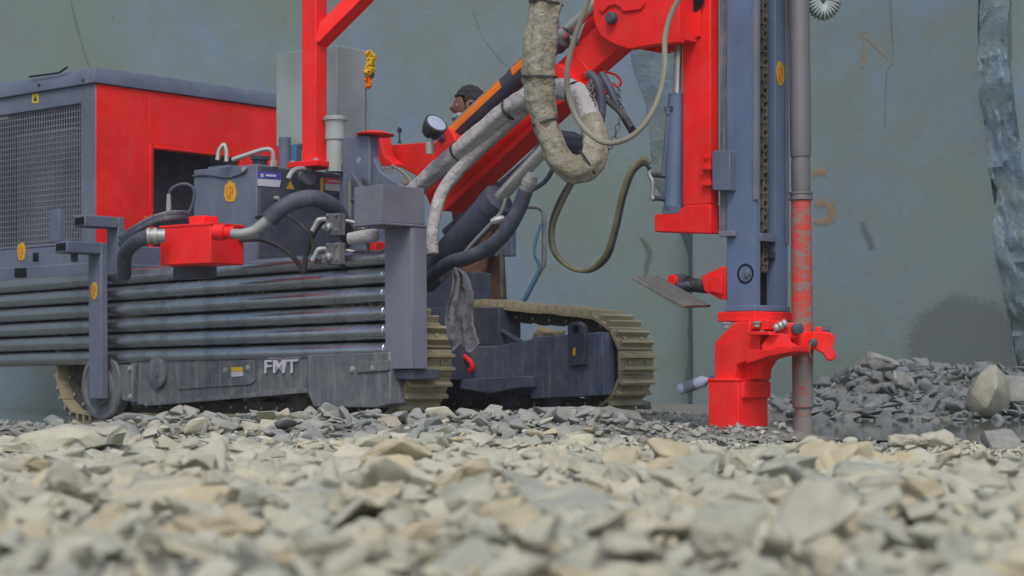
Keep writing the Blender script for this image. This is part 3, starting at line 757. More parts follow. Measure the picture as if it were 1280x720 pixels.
# tank top: flange, breather, pipe
b_ = MB(); c = P(277, 203, 9.85); b_.box(ft, ft.u(263, .1), ft.u(291, .1), .08, .2, tz1 + .0005, tz1 + .022); b_.build('flange', 'grey', tank, .003)
pb = [(272, 200), (274, 188), (280, 181), (283, 190), (283, 202)]
b_ = MB(); b_.tube([P(x, y, 9.82) for x, y in pb], .013, 10, 5); b_.build('breather_pipe', 'chrome', tank)
b_ = MB(); b_.tube([P(x, y, 9.85) for x, y in ((290, 200), (310, 193), (330, 187), (340, 189), (342, 204))], .013, 10, 5); b_.build('return_pipe', 'steel', tank)
b_ = MB(); b_.lathe(P(325, 207, 9.95), (0, 0, 1), [(0, .04), (.03, .04), (.03, .05), (.05, .05), (.055, .03)], 20); b_.build('filler_cap', 'greyd', tank)
b_ = MB(); b_.lathe(P(342, 204, 9.85), (0, 0, 1), [(-.02, .02), (.012, .02), (.014, .012)], 6); b_.build('fitting', 'chrome', tank)

# red valve box and its hoses
b_ = MB(); fv, vu0, vv1, vz0, vz1 = cbox(b_, 200, 263, 305, 9.15, 278, 329)
vb = b_.build('valve_box', 'red', rig, .006)
b_ = MB(); b_.box(fv, fv.u(243, .1), fv.u(262, .1), .06, .16, vz1 + .0005, vz1 + .045); b_.build('box_cap', 'red', vb, .006)
b_ = MB(); b_.box(fv, vu0 - .004, .004, -.004, vv1 + .004, vz1 - .012, vz1 + .0003); b_.build('box_rim', 'red', vb, .002)
b_ = MB(); b_.lathe(P(289, 291, 9.05), (1, -.3, -.05), [(-.09, .04), (-.03, .04), (-.03, .03), (0, .03), (.0, .034), (.02, .034)], 20); b_.build('port', 'red', vb)
b_ = MB(); b_.tube([P(x, y, Y) for x, y, Y in ((291, 292, 9.0), (303, 292, 8.98), (318, 288, 8.97), (333, 277, 8.96), (343, 268, 8.96))], [.024, .024, .026, .029, .033], 14, 5); b_.build('hose_fitting', 'steel', vb)
b_ = MB(); b_.tube([P(x, y, Y) for x, y, Y in ((336, 275, 8.96), (350, 262, 8.96), (370, 251, 8.98), (393, 248, 9.02), (412, 256, 9.1), (425, 270, 9.2), (436, 300, 9.3))], .042, 16, 6); b_.build('suction_hose', 'hose', vb)
b_ = MB(); b_.lathe(P(184, 295, 9.25), (1, 0.1, 0.02), [(0, .042), (.015, .042), (.016, .036), (.03, .036), (.031, .042), (.05, .042), (.051, .034), (.09, .034)], 18); b_.build('coupling', 'steel', vb)
b_ = MB(); b_.tube([P(x, y, Y) for x, y, Y in ((188, 296, 9.26), (176, 299, 9.3), (163, 308, 9.4), (156, 320, 9.5), (155, 345, 9.6))], .038, 14, 5); b_.build('suction_hose', 'hose', vb)
for k, (o1, o2) in enumerate(((0, 0), (5, 3), (-4, 6), (3, 9))):
    b_ = MB(); b_.tube([P(x, y + o2 * .8, Y) for x, y, Y in ((150, 296 + o1, 9.7), (170, 283, 9.5), (195, 270, 9.42), (222, 265, 9.42), (236, 268, 9.6), (244, 276, 9.8))], .0115, 8, 5); b_.build('thin_hose', 'hose' if k % 2 else 'frame', vb)
b_ = MB(); b_.tube([P(x, y, 9.6) for x, y in ((211, 266), (211, 248), (214, 237), (224, 231), (236, 231), (243, 240), (240, 258), (234, 268))], .009, 8, 5); b_.build('thin_hose', 'hose', vb)
b_ = MB(); b_.lathe(P(211, 264, 9.6), (0, 0, 1), [(0, .014), (.05, .014), (.05, .012), (.09, .011)], 8); b_.build('hose_ferrule', 'steel', vb)
b_ = MB(); b_.box(fv, -.45, -.25, .15, .28, vz0 - .06, vz0 + .05); b_.build('motor_block', 'greyd', vb, .01)

# grey control valve blocks and hoses next to the tank
for (y1, y0) in ((266, 294), (303, 330)):
    b_ = MB(); fr, a0, a1, z0, z1 = cbox(b_, 407, 424, 432, 9.0, y1, y0)
    o = b_.build('control_valve', 'frame', rig, .004)
    for (dx, dy) in ((410, y1 + 3), (421, y1 + 3), (410, y1 + 22), (421, y1 + 22)): bolt(o, fr(*fr.hit(dx, dy, 1, 0)), -fr.V, .007, mat='greyl')
    b_ = MB(); b_.tube([P(407, y1 + 8, 9.0), P(398, y1 + 9, 8.99), P(394, y1 + 16, 8.99), P(390, y1 + 23, 8.99)], .012, 8, 4); b_.build('fitting', 'steel', o)
    b_ = MB(); b_.tube([P(432, y1 + 10, 9.1), P(442, y1 + 12, 9.1), P(455, y1 + 20, 9.1)], .009, 8, 4); b_.build('fitting', 'steel', o)
    b_ = MB(); b_.lathe(fr(*fr.hit(412, y1 + 18, 1, 0)), -fr.V, [(-.002, .022), (.02, .022), (.03, .012), (.045, .012)], 12); b_.build('solenoid', 'steel', o)
hs = [((446, 300, 9.15), (440, 280, 9.2), (420, 270, 9.25), (400, 280, 9.2), (385, 310, 9.2), (380, 340, 9.2)),
      ((320, 272, 9.3), (350, 266, 9.25), (375, 280, 9.2), (390, 300, 9.15), (395, 330, 9.15)),
      ((452, 300, 9.1), (462, 275, 9.2), (455, 255, 9.3), (440, 250, 9.35)),
      ((300, 300, 9.3), (330, 300, 9.25), (360, 315, 9.2), (380, 340, 9.2)),
      ((455, 225, 9.4), (462, 235, 9.35), (475, 238, 9.3), (490, 234, 9.3)),
      ((428, 335, 9.1), (436, 300, 9.15), (452, 290, 9.1), (462, 310, 9.1), (462, 340, 9.1))]
for k, h in enumerate(hs):
    b_ = MB(); b_.tube([P(*q) for q in h], .013 if k != 1 else .01, 8, 6); b_.build('hydraulic_hose', 'black', rig)
b_ = MB(); b_.lathe(P(455, 296, 8.95), (1, -.4, .1), [(-.08, .03), (0, .034), (.06, .034), (.075, .02)], 14); b_.build('wrapped_end', 'wrapw', rig)
b_ = MB(); cbox(b_, 462, 470, 482, 9.05, 302, 325); b_.build('red_block', 'red', rig, .005)
# boom foot bracket behind the end box
b_ = MB(); fb_, *_r = cbox(b_, 428, 462, 474, 9.8, 168, 330); b_.build('console_back', 'grey', rig, .006)
b_ = MB(); b_.plate_px(FM, [(424, 214), (451, 183), (456, 183), (464, 190), (474, 214), (505, 234), (520, 300), (424, 330)], .62, .66); bf = b_.build('boom_foot', 'grey', rig, .006)
b_ = MB(); b_.tube([FM(*FM.hit(x, y, 1, .605)) for x, y in ((422, 215), (449, 184), (455, 183))], .012, 8); b_.build('edge_rib', 'frame', bf)
b_ = MB(); b_.lathe(FM(*FM.hit(455, 201, 1, .62)), -FM.V, [(-.01, .04), (.02, .04), (.02, .018), (.04, .016)], 16); b_.build('pivot_pin', 'steel', bf)
b_ = MB(); b_.tube([FM(*FM.hit(x, y, 1, .55)) for x, y in ((437, 225), (437, 300))], .014, 6); b_.tube([FM(*FM.hit(x, y, 1, .55)) for x, y in ((439, 215), (450, 232), (462, 262))], .007, 6); b_.build('conduit', 'frame', bf)

# red roof post with brace
b_ = MB(); fp, pu0, pv1, pz0, pz1 = cbox(b_, 377, 395, 409, 9.95, -70, 204); post = b_.build('roof_post', 'red', rig, .006)
b_ = MB(); b_.box(fp, pu0 - .06, .05, -.05, pv1 + .05, pz0 - .02, pz0 + .012); b_.build('base_flange', 'red', post, .004)
for (a, c) in ((pu0 - .04, -.03), (.03, -.03), (.03, pv1 + .03)): bolt(post, fp(a, c, pz0 + .012), (0, 0, 1), .012)
b_ = MB(); q0 = fp(-.03, pv1 * .5, fp.z(0, pv1, 52)); q1 = P(470, -22, 9.95)
dr = (q1 - q0).normalized(); q1 = q0 + dr * 1.0
sd_ = fp.V.cross(dr).normalized() if abs(fp.V.dot(dr)) < .9 else Vector((0, 1, 0)); w_ = dr.cross(sd_)
b_.loft([[q + sd_ * a * .045 + w_ * c * .045 for a, c in ((-1, -1), (1, -1), (1, 1), (-1, 1))] for q in (q0, q1)]); b_.build('diagonal_brace', 'red', post, .004)
b_ = MB(); b_.box(fp, pu0 - .9, 1.1, -.01, pv1 + .01, pz1 + .001, pz1 + .11); b_.build('roof_beam', 'red', post, .005)
# white dust collector box with filter canister
b_ = MB(); fw, wu0, wv1, wz0, wz1 = cbox(b_, 345, 421, 461, 10.45, 56, 176, 38); dc = b_.build('dust_collector', 'white', rig, .006)
b_ = MB(); b_.box(fw, wu0 + .05, -.05, .05, wv1 - .05, wz1 - .003, wz1 + .01); b_.build('collector_lid', 'white', dc, .004)
for x_, Y_ in ((356, 10.6), (448, 10.7)):
    b_ = MB(); b_.cyl(P(x_, 172, Y_), P(x_, 250, Y_), .035); b_.build('collector_leg', 'grey', dc)
b_ = MB(); b_.lathe(P(419, 215, 10.0), (0, 0, 1), [(0, .05), (.17, .05), (.175, .056), (.21, .056), (.25, .055), (.28, .062), (.285, .064), (.3, .064), (.305, .045)], 28); can = b_.build('filter_canister', 'white', rig)
b_ = MB(); b_.lathe(P(419, 215, 10.0), (0, 0, 1), [(.278, .064), (.279, .068), (.29, .068), (.291, .064)], 28); b_.build('clamp_ring', 'steel', can)
b_ = MB(); cbox(b_, 363, 370, 377, 10.1, 180, 212); b_.build('relay_box', 'bluep', rig, .004)
# red console with flared cap, red panel, levers, lamp
b_ = MB(); b_.plate_px(FM, [(463, 170), (475, 170), (480, 195), (492, 204), (492, 208), (472, 207), (465, 196)], .95, 1.03); con = b_.build('console_bracket', 'red', rig, .005)
b_ = MB(); c = P(469, 169, 9.85); b_.lathe(c, (0.03, 0, 1), [(-.002, .10), (.004, .105), (.018, .06), (.026, .01)], 24); b_.build('flared_cap', 'red', con)
b_ = MB(); b_.plate_px(FM, [(478, 182), (530, 178), (548, 178), (548, 225), (528, 224), (495, 206), (480, 200)], 1.06, 1.14); rp = b_.build('console_panel', 'red2', rig, .006)
for k, x in enumerate((474, 479, 484, 489)):
    b_ = MB(); b_.lathe(FM(*FM.hit(x, 209, 1, .90)), (0, 0, 1), [(-.035, .007), (-.01, .007), (-.009, .011), (.006, .011)], 8); b_.build('fitting', 'steel', rp)
b_ = MB(); b_.tube([FM(*FM.hit(x, y, 1, .9)) for x, y in ((490, 207), (500, 213), (508, 220), (515, 230))], .008, 8, 4); b_.build('thin_hose', 'cable', rp)
b_ = MB(); p = FM(*FM.hit(499.5, 179, 1, 1.1)); b_.cyl(p, p + Vector((0, 0, .07)), .004, n=8); b_.lathe(p + Vector((0, 0, .06)), (0, 0, 1), [(0, .008), (.006, .013), (.02, .013), (.03, .006)], 12); b_.lathe(p, (0, 0, 1), [(0, .012), (.012, .01)], 10); b_.build('lever', 'black', rp)
b_ = MB(); p = FM(*FM.hit(484, 188, 1, 1.055)); b_.lathe(p, -FM.V, [(0, .012), (.02, .012)], 10); b_.build('fitting', 'steel', rp)
lp = P(545, 155, 9.2); ld = Vector((.45, -.62, .62)).normalized()
b_ = MB(); b_.lathe(lp - ld * .05, ld, [(-.03, .02), (-.02, .045), (.02, .058), (.05, .062), (.056, .062), (.058, .052)], 28); lamp = b_.build('work_lamp', 'black', rig)
b_ = MB(); b_.lathe(lp, ld, [(.004, .051), (.009, .051), (.013, .035), (.014, .001)], 28); b_.build('lamp_lens', 'lens', lamp)
b_ = MB(); b_.lathe(P(538, 172, 9.22), (0, 0, 1), [(-.02, .016), (.01, .022), (.03, .02), (.05, .012)], 10); b_.lathe(P(537, 190, 9.22), (0, 0, 1), [(-.01, .02), (.05, .022), (.055, .01)], 12); b_.build('lamp_bracket', 'steel', lamp)
b_ = MB(); b_.plate_px(FM, [(545, 172), (550, 161), (561, 160), (567, 168), (570, 176), (562, 205), (546, 212), (543, 200)], .56, .64); bc = b_.build('cylinder_clevis', 'red', rig, .006)
b_ = MB(); b_.lathe(FM(*FM.hit(553, 172, 1, .56)), -FM.V, [(-.01, .025), (.01, .025), (.012, .015), (.02, .012)], 10); b_.build('clevis_pin', 'greyd', bc)

# --- boom
V0, V1 = .66, .80
b_ = MB(); b_.plate_px(FM, [(524, 228), (688, 84), (708, 124), (700, 130), (556, 264), (540, 262)], V0, V1); boom = b_.build('boom', 'red', rig, .008)
b_ = MB(); b_.plate_px(FM, [(690, 84), (697, 78), (735, 112), (718, 122), (706, 118)], V0 - .015, V1 + .015); b_.build('boom_collar', 'red', boom, .006)
b_ = MB(); b_.plate_px(FM, [(680, 95), (760, 18), (792, 44), (720, 107)], V0 + .02, V1 - .02); b_.build('boom_extension', 'red', boom, .006)
b_ = MB(); b_.plate_px(FM, [(560, 240), (700, 112), (703, 116), (564, 244)], V0 - .006, V0 - .0005); b_.build('boom_rib', 'red', boom, .002)
b_ = MB(); b_.plate_px(FM, [(742, -60), (849, -60), (849, 53), (812, 57), (786, 62), (768, 56), (752, 47), (744, 34), (741, 22)], V0 - .05, V0 - .01); hd = b_.build('boom_head', 'red', rig, .006)
b_ = MB(); b_.plate_px(FM, [(742, -60), (849, -60), (858, 56), (825, 66), (790, 60), (752, 47), (744, 34), (741, 22)], V1 - .03, V1 + .03); b_.build('head_plate', 'red', hd, .006)
b_ = MB(); b_.plate_px(FM, [(748, 12), (753, 16), (760, 8), (768, 6), (775, 9), (778, 15), (800, 12), (806, 4), (806, -40), (748, -40)], V0 - .062, V0 - .0505); b_.build('doubler_plate', 'red', hd, .004)
b_ = MB(); b_.lathe(FM(*FM.hit(767, 23, 1, V0 - .05)), -FM.V, [(-.2, .028), (.03, .028), (.036, .022), (.036, .001)], 24); b_.build('head_pin', 'greyd', hd)
b_ = MB(); b_.plate_px(FM, [(806, -60), (852, -60), (856, 50), (806, 54)], V0 - .01, V1 - .03); b_.build('head_core', 'red', hd, .004)
b_ = MB(); b_.tube([FM(*FM.hit(x, y, 1, V0 - .03)) for x, y in ((721, 71), (731, 83), (741, 97), (748, 106))], .006, 8, 4)
b_.tube([FM(*FM.hit(x, y, 1, V0 - .03)) for x, y in ((726, 100), (729, 92), (734, 93), (738, 101), (733, 103))], .006, 8, 4)
b_.tube([FM(*FM.hit(x, y, 1, V0 + .08)) for x, y in ((758, 90), (770, 94), (776, 102), (773, 109), (766, 104))], .006, 8, 4); b_.build('hose_hook', 'red', boom)
# striped tilt cylinder above the boom
def on(x, y, v=.6): return FM(*FM.hit(x, y, 1, v))
c0, c1 = on(556, 181, .64), on(701, 45, .64)
b_ = MB(); ax = (c1 - c0); L_ = ax.length
b_.lathe(c0, ax, [(-.05, .03), (0, .055), (L_ - .06, .055), (L_ - .055, .066), (L_, .066), (L_ + .012, .05)], 28); tc = b_.build('tilt_cylinder', 'greyd', rig)
b_ = MB(); b_.cyl(c1, c1 + ax.normalized() * .75, .03); b_.build('piston_rod', 'chrome', tc)
b_ = MB(); dn = ax.normalized(); upv = (dn.cross(Vector((0, 1, 0)))).normalized(); upv = upv if upv.z > 0 else -upv
def stripe(t0, t1, a0, a1, mat, name):
    b_ = MB(); sid = (Vector((0, -1, 0)) - dn * dn.dot(Vector((0, -1, 0)))).normalized(); up2 = sid.cross(dn); up2 = up2 if up2.z > 0 else -up2
    lo = []
    for r in (.0555, .0575):
        for a in np.linspace(a0, a1, 7): lo.append(sid * math.cos(R(a)) * r + up2 * math.sin(R(a)) * r)
    ring_ = lo[:7] + lo[7:][::-1]
    b_.loft([[c0 + dn * t0 + q for q in ring_], [c0 + dn * t1 + q for q in ring_]]); return b_.build(name, mat, tc)
stripe(.03, L_ * .56, 8, 52, 'orange', 'reflective_stripe'); stripe(L_ * .66, L_ * .80, 12, 55, 'orange', 'reflective_stripe')
stripe(.10, L_ * .62, 56, 70, 'chrome', 'reflective_edge')
b_ = MB(); b_.plate_px(FM, [(700, 78), (722, 52), (730, 30), (742, 10), (748, 14), (736, 50), (712, 82)], .70, .74); b_.build('cylinder_lug', 'red', boom, .004)
# lift cylinder under the boom
c0, c1 = on(530, 350, .60), on(624, 248, .60); ax = c1 - c0; L_ = ax.length
b_ = MB(); b_.lathe(c0, ax, [(-.04, .05), (0, .078), (L_ - .08, .078), (L_ - .075, .084), (L_, .084), (L_ + .01, .06)], 30); lc = b_.build('lift_cylinder', 'greyd', rig)
b_ = MB(); b_.cyl(c1, c1 + ax.normalized() * .44, .034); b_.build('piston_rod', 'chrome', lc)
b_ = MB(); pr = [on(x, y, .50) for x, y in ((632, 248), (628, 262), (618, 275), (590, 305), (565, 335), (550, 350))]; b_.tube(pr, .009, 8, 5); b_.build('oil_pipe', 'steel', lc)
for (x, y) in ((622, 275), (566, 336)):
    b_ = MB(); b_.lathe(on(x, y, .49), Vector((1, 0, .3)), [(-.035, .012), (-.015, .02), (.015, .02), (.035, .012)], 8); b_.build('pipe_clamp', 'steel', lc)
b_ = MB(); b_.plate_px(FM, [(664, 190), (684, 160), (700, 168), (700, 180), (676, 200)], .62, .82); b_.build('rod_lug', 'greyd', lc, .006)
b_ = MB(); b_.tube([on(x, y, v) for x, y, v in ((657, 238, .45), (648, 262, .44), (632, 290, .42), (610, 310, .42), (585, 322, .42), (560, 330, .46), (535, 350, .55))], .037, 14, 6); b_.build('lift_hose', 'hose', lc)
b_ = MB(); p = on(666, 218, .45); d_ = on(655, 244, .45) - p; b_.lathe(p, d_, [(0, .028), (.03, .032), (.032, .036), (.06, .036), (.062, .030), (.13, .030), (.132, .034), (.14, .034)], 16); b_.build('hose_end', 'steel', lc)
b_ = MB(); b_.tube([on(x, y, .62) for x, y in ((650, 245), (680, 228), (694, 205))], .012, 8, 4); b_.build('thin_hose', 'hose', lc)
b_ = MB(); b_.tube([on(x, y, .72) for x, y in ((556, 290), (598, 255), (650, 210), (672, 190))], .02, 8, 3); b_.build('guide_rail', 'greyd', boom)

# sleeve-wrapped hose bundle
def on2(l): return [FM(*FM.hit(x, y, 1, v)) for x, y, v in l]
A = on2([(505, 252, .60), (530, 228, .58), (562, 200, .56), (600, 168, .55), (632, 140, .55), (662, 121, .54), (695, 111, .50), (722, 118, .46), (735, 140, .42), (741, 165, .38)])
b_ = MB(); b_.tube(A, [.045, .045, .05, .05, .048,   .05, .05, .052, .052, .052], 30, 9, .13, 0, .16); hb = b_.build('hose_sleeve', 'wrapw', rig, ang=180)
B = on2([(739, 150, .40), (744, 178, .36), (741, 200, .32), (724, 211, .28), (703, 202, .24), (688, 174, .20), (678, 138, .17), (674, 100, .15), (675, 60, .14), (681, 15, .15), (688, -40, .16)])
b_ = MB(); b_.tube(B, [.054, .056, .060, .064, .060, .054, .062, .074, .074, .070, .068], 40, 14, .15, 4, .2); b_.build('hose_sleeve', 'wrapb', rig, ang=180)
C_ = on2([(541, 318, .40), (540, 295, .41), (545, 264, .44), (555, 236, .50), (580, 206, .56), (618, 170, .58), (660, 132, .58)])
b_ = MB(); b_.tube(C_, [.03, .032, .032, .032, .034, .034, .034], 14, 8, .14, 8); b_.build('hose_sleeve', 'wrapw', rig, ang=180)
def tie(path, i, f, r):
    p = path[i].lerp(path[i + 1], f); d_ = (path[min(i + 2, len(path) - 1)] - path[max(i - 1, 0)]).normalized() * .3 + (path[i + 1] - path[i]).normalized()
    b_ = MB(); d_.normalize(); b_.lathe(p - d_ * .005, d_, [(0, r - .012), (0, r), (.01, r), (.01, r - .012)], 24); b_.build('cable_tie', 'black', hb)
for i, f, r in ((2, .4, .071), (5, .6, .063), (7, .1, .083), (9, .2, .079)): tie(B, i, f, r)
for i, f, r in ((2, .3, .057), (4, .2, .057), (6, .9, .059)): tie(A, i, f, r)
# loose cables
def cab_tube(l, r, mat, name='loose_cable'):
    b_ = MB(); b_.tube(on2(l), r, 9, 8); return b_.build(name, mat, rig)
cab_tube([(742, -20, .1), (728, 20, .1), (716, 55, .1), (709, 90, .1), (712, 125, .12), (728, 158, .14), (755, 178, .16), (785, 173, .2), (808, 152, .24), (824, 120, .28), (831, 85, .3), (831, 50, .32), (838, 20, .34), (852, -8, .36)], .0125, 'cable')
cab_tube([(716, 228, .3), (702, 255, .34), (691, 285, .38), (694, 314, .4), (712, 334, .42), (736, 337, .42), (757, 318, .4), (768, 285, .38), (777, 245, .36), (788, 215, .36), (803, 200, .38), (813, 204, .4)], .0115, 'olive', 'hydraulic_hose')
cab_tube([(712, 228, .33), (698, 252, .37), (688, 282, .41), (690, 312, .43), (708, 332, .45), (736, 339, .45), (760, 322, .43), (772, 285, .41), (781, 245, .39), (792, 216, .39), (805, 205, .41), (813, 212, .43)], .009, 'hose', 'hydraulic_hose')
cab_tube([(736, 92, .5), (748, 105, .5), (752, 135, .5), (746, 170, .48)], .022, 'hose', 'hydraulic_hose')
cab_tube([(752, 92, .62), (762, 110, .62), (776, 138, .62), (791, 164, .62)], .02, 'hose', 'hydraulic_hose')
cab_tube([(738, 104, .6), (755, 122, .6), (775, 140, .6), (790, 160, .6)], .014, 'black', 'hydraulic_hose')
cab_tube([(705, 35, .62), (716, 42, .6), (722, 55, .5)], .01, 'black', 'hydraulic_hose')
b_ = MB()
def chain(p0, p1, sag, n, r=.011):
    for k in range(n):
        t0 = k / n; t1 = (k + 1.25) / n
        f = lambda t_: p0.lerp(p1, t_) - Vector((0, 0, sag * 4 * t_ * (1 - t_)))
        a, c = f(t0), f(t1); d = (c - a); m_ = (a + c) / 2
        sdv = d.cross(Vector((0, 1, 0)) if k % 2 else Vector((1, .3, 0))).normalized()
        lp = [m_ + d.normalized() * d.length * .5 * math.cos(q) + sdv * r * math.sin(q) for q in np.linspace(0, 2 * PI, 9)[:-1]]
        b_.tube(lp + [lp[0]], .0035, 5)
chain(on(737, 100, .46), on(733, 145, .40), 0, 9); chain(on(738, 100, .46), on(744, 140, .40), 0, 8); chain(on(773, 108, .6), on(776, 145, .6), 0, 9); chain(on(776, 145, .6), on(738, 172, .45), .12, 16); chain(on(733, 145, .4), on(744, 140, .4), .03, 4)
b_.build('safety_chain', 'frame', rig, kind='stuff')

# --- feed mast
ztop = FK.z(0, 0, -110); zbot = FK.z(0, 0, 389)
ml = FK.u(908, 0); rv = FK.v(985, 0)
s0v, s1v = FK.v(951, 0), FK.v(969, 0)
b_ = MB()
prof = [(ml, 0), (0, 0), (0, s0v), (-.05, s0v), (-.05, s1v), (0, s1v), (0, rv), (ml, rv)]
b_.prism(FK, prof, 2, zbot, ztop)
mast = b_.build('feed_mast', 'mastp', rig, .005)
b_ = MB(); b_.box(FK, -.012, .012, -.006, .012, FK.z(0, 0, 250), ztop); b_.box(FK, .0005, .008, rv - .025, rv - .002, FK.z(0, 0, 303), ztop); b_.build('wear_rail', 'greyl', mast, .003)
b_ = MB(); b_.box(FK, ml - .045, ml - .001, .01, .06, FK.z(0, 0, 290), ztop); b_.build('guide_rail', 'frame', mast, .003)
b_ = MB(); b_.box(FK, -.0495, -.046, s0v + .001, s1v - .001, zbot + .03, ztop); b_.build('chain_slot', 'hole', mast)
b_ = MB(); vc = (s0v + s1v) / 2; z = zbot + .2; k = 0
while z < ztop - .02:
    d = .017 if k % 2 else .011
    for sv in (-1, 1): b_.box(FK, -.030, -.012, vc + sv * d - .003, vc + sv * d + .003, z - .019, z + .019)
    b_.cyl(FK(-.021, vc - .011, z - .016), FK(-.021, vc + .011, z - .016), .0085, n=8)
    z += .032; k += 1
b_.build('feed_chain', 'mudd', mast, kind='stuff')
b_ = MB(); b_.box(FK, -.035, .012, s0v - .01, s1v - .005, FK.z(0, 0, 301), FK.z(0, 0, 291)); b_.build('chain_anchor', 'grey', mast, .003)
b_ = MB(); b_.box(FK, -.03, .006, vc + .012, vc + .05, FK.z(0, 0, 322), FK.z(0, 0, 312)); b_.build('chain_stop', 'black', mast, .002)
b_ = MB(); b_.plate_px(FK, [(897, 289), (914, 288), (916, 295), (899, 296)], -.03, .05); b_.build('lower_tab', 'greyl', mast, .003)
b_ = MB(); c = FK(*FK.hit(932, 342, 1, 0)); b_.lathe(c, -FK.V, [(-.004, .045), (.003, .045), (.004, .038), (-.003, .036)], 26); b_.build('sprocket_hole', 'hole', mast)
b_ = MB(); b_.lathe(FK(*FK.hit(934, 342, 1, -.004)), -FK.V, [(-.004, .016), (.008, .016), (.01, .008)], 12); b_.build('sprocket_nut', 'frame', mast)
b_ = MB(); b_.box(FK, ml - .008, .008, -.008, rv + .008, zbot - .0, zbot + .028); b_.build('foot_plate', 'mastp', mast, .004)
yellow_mark(FK, 975, 92, 0, .0005, .05, mast, .6, 12)
# red slide beam beside the mast
b0, b1 = FK.u(853, -.02), FK.u(888, -.02)
zf = FK.z(b1, -.02, 255)
b_ = MB(); b_.box(FK, b0, b1, -.02, .045, zf + .001, ztop); beam = b_.build('slide_beam', 'red', rig, .006)
b_ = MB(); b_.plate_px(FK, [(818, 268), (846, 266), (856, 256), (888, 255), (888, 292), (818, 290)], -.02, .05); b_.build('beam_foot', 'red', beam, .006)
b_ = MB(); b_.box(FK, b0 - .015, b1 - .05, -.035, -.0205, FK.z(b0, -.02, 50), ztop); b_.build('doubler_plate', 'red', beam, .004)
b_ = MB(); b_.lathe(FK(*FK.hit(868, 0, 1, -.036)), -FK.V, [(-.001, .055), (.002, .055), (.002, .001)], 26); b_.build('lightening_hole', 'hole', beam)
b_ = MB(); b_.plate_px(FK, [(890, 190), (893, 188), (912, 188), (912, 238), (893, 238), (890, 236)], -.045, .01); b_.build('slide_clamp', 'grey', beam, .004)
for (x, y) in ((883, 197), (884, 233)): bolt(beam, FK(*FK.hit(x, y, 1, -.021)), -FK.V, .011, mat='red')
for (x, y) in ((880, 209), (880, 229)):
    b_ = MB(); b_.plate_px(FK, [(875, y + 1), (888, y - 3), (888, y + 3), (875, y + 3)], -.045, -.0205); b_.build('cleat', 'red', beam, .003)
# mast shift cylinder
c0 = FK(*FK.hit(842, 262, 1, .02)); c1 = FK(*FK.hit(847, 118, 1, .02)); ax = c1 - c0; L_ = ax.length
b_ = MB(); b_.lathe(c0, ax, [(-.03, .03), (0, .044), (.02, .047), (.03, .045), (L_ - .03, .045), (L_, .043), (L_ + .005, .03)], 28); sc_ = b_.build('shift_cylinder', 'mastp', rig)
b_ = MB(); b_.cyl(c1, c1 + ax.normalized() * .35, .022); b_.build('piston_rod', 'chrome', sc_)
b_ = MB(); b_.cyl(FK(*FK.hit(829, 220, 1, -.02)), FK(*FK.hit(836, 140, 1, -.02)), .011, n=10); b_.lathe(FK(*FK.hit(836, 138, 1, -.02)), (0, 0, 1), [(-.02, .016), (.01, .016), (.012, .008)], 8); b_.build('oil_pipe', 'grey', sc_)
b_ = MB(); b_.box(FK, FK.u(832, -.02), FK.u(842, -.02), -.03, .02, FK.z(FK.u(840, 0), 0, 140), FK.z(FK.u(840, 0), 0, 134)); b_.build('pipe_clip', 'greyd', sc_)
for y in (220, 249):
    b_ = MB(); b_.cyl(FK(*FK.hit(834, y, 1, -.01)), FK(*FK.hit(816, y - 2, 1, -.01)), .013, n=10); b_.build('port_fitting', 'greyd', sc_)
b_ = MB(); b_.tube([FK(*FK.hit(x, y, 1, -.02)) for x, y in ((812, 200), (812, 218), (816, 228), (815, 245), (818, 250))], .011, 10, 4); b_.build('elbow_fitting', 'steel', sc_)
b_ = MB(); b_.box(FK, FK.u(831, 0), FK.u(853, 0), -.02, .05, FK.z(FK.u(840, 0), 0, 268), FK.z(FK.u(840, 0), 0, 258)); b_.build('cylinder_seat', 'grey', sc_, .003)
# side pad on its arm
pa = on_ = lambda x, y, v: FK(*FK.hit(x, y, 1, v))
b_ = MB(); b_.plate_px(FK, [(876, 345), (903, 333), (908, 333), (908, 375), (900, 374), (880, 364)], .02, .10); arm = b_.build('pad_arm', 'red', rig, .005)
b_ = MB(); b_.plate_px(FK, [(888, 346), (902, 343), (902, 368), (888, 364)], .005, .0195); b_.build('arm_rib', 'red', arm, .003)
b_ = MB(); p, q = FK(*FK.hit(882, 358, 1, .06)), FK(*FK.hit(846, 354, 1, .06)); b_.lathe(p, q - p, [(-.02, .03), (0, .033), (.1, .033), (.101, .04), (.14, .04), (.141, .03), (.18, .03)], 18); b_.build('pad_cylinder', 'black', arm)
b_ = MB(); p = FK(*FK.hit(840, 351, 1, .0)); b_.lathe(p, -FK.V + FK.U * -.2, [(-.05, .03), (.004, .03), (.006, .024), (.007, .001)], 18); b_.build('pad_pin', 'red', arm)
b_ = MB(); b_.lathe(FK(*FK.hit(842, 352, 1, .01)), -FK.V + FK.U * -.2, [(-.06, .036), (-.004, .036), (-.003, .031)], 18); b_.lathe(FK(*FK.hit(853, 357, 1, .01)), FK.U, [(-.02, .016), (.03, .02), (.05, .012)], 10); b_.build('pad_clevis', 'greyd', arm)
b_ = MB(); pc = [P(792, 346, 7.95), P(822, 344, 8.5), P(888, 381, 8.45), P(855, 382, 7.95)]
nrm = (pc[1] - pc[0]).cross(pc[3] - pc[0]).normalized(); nrm = nrm if nrm.z > 0 else -nrm
b_.loft([pc, [p - nrm * .014 for p in pc]]); b_.build('pad_plate', 'wood', arm, .003)
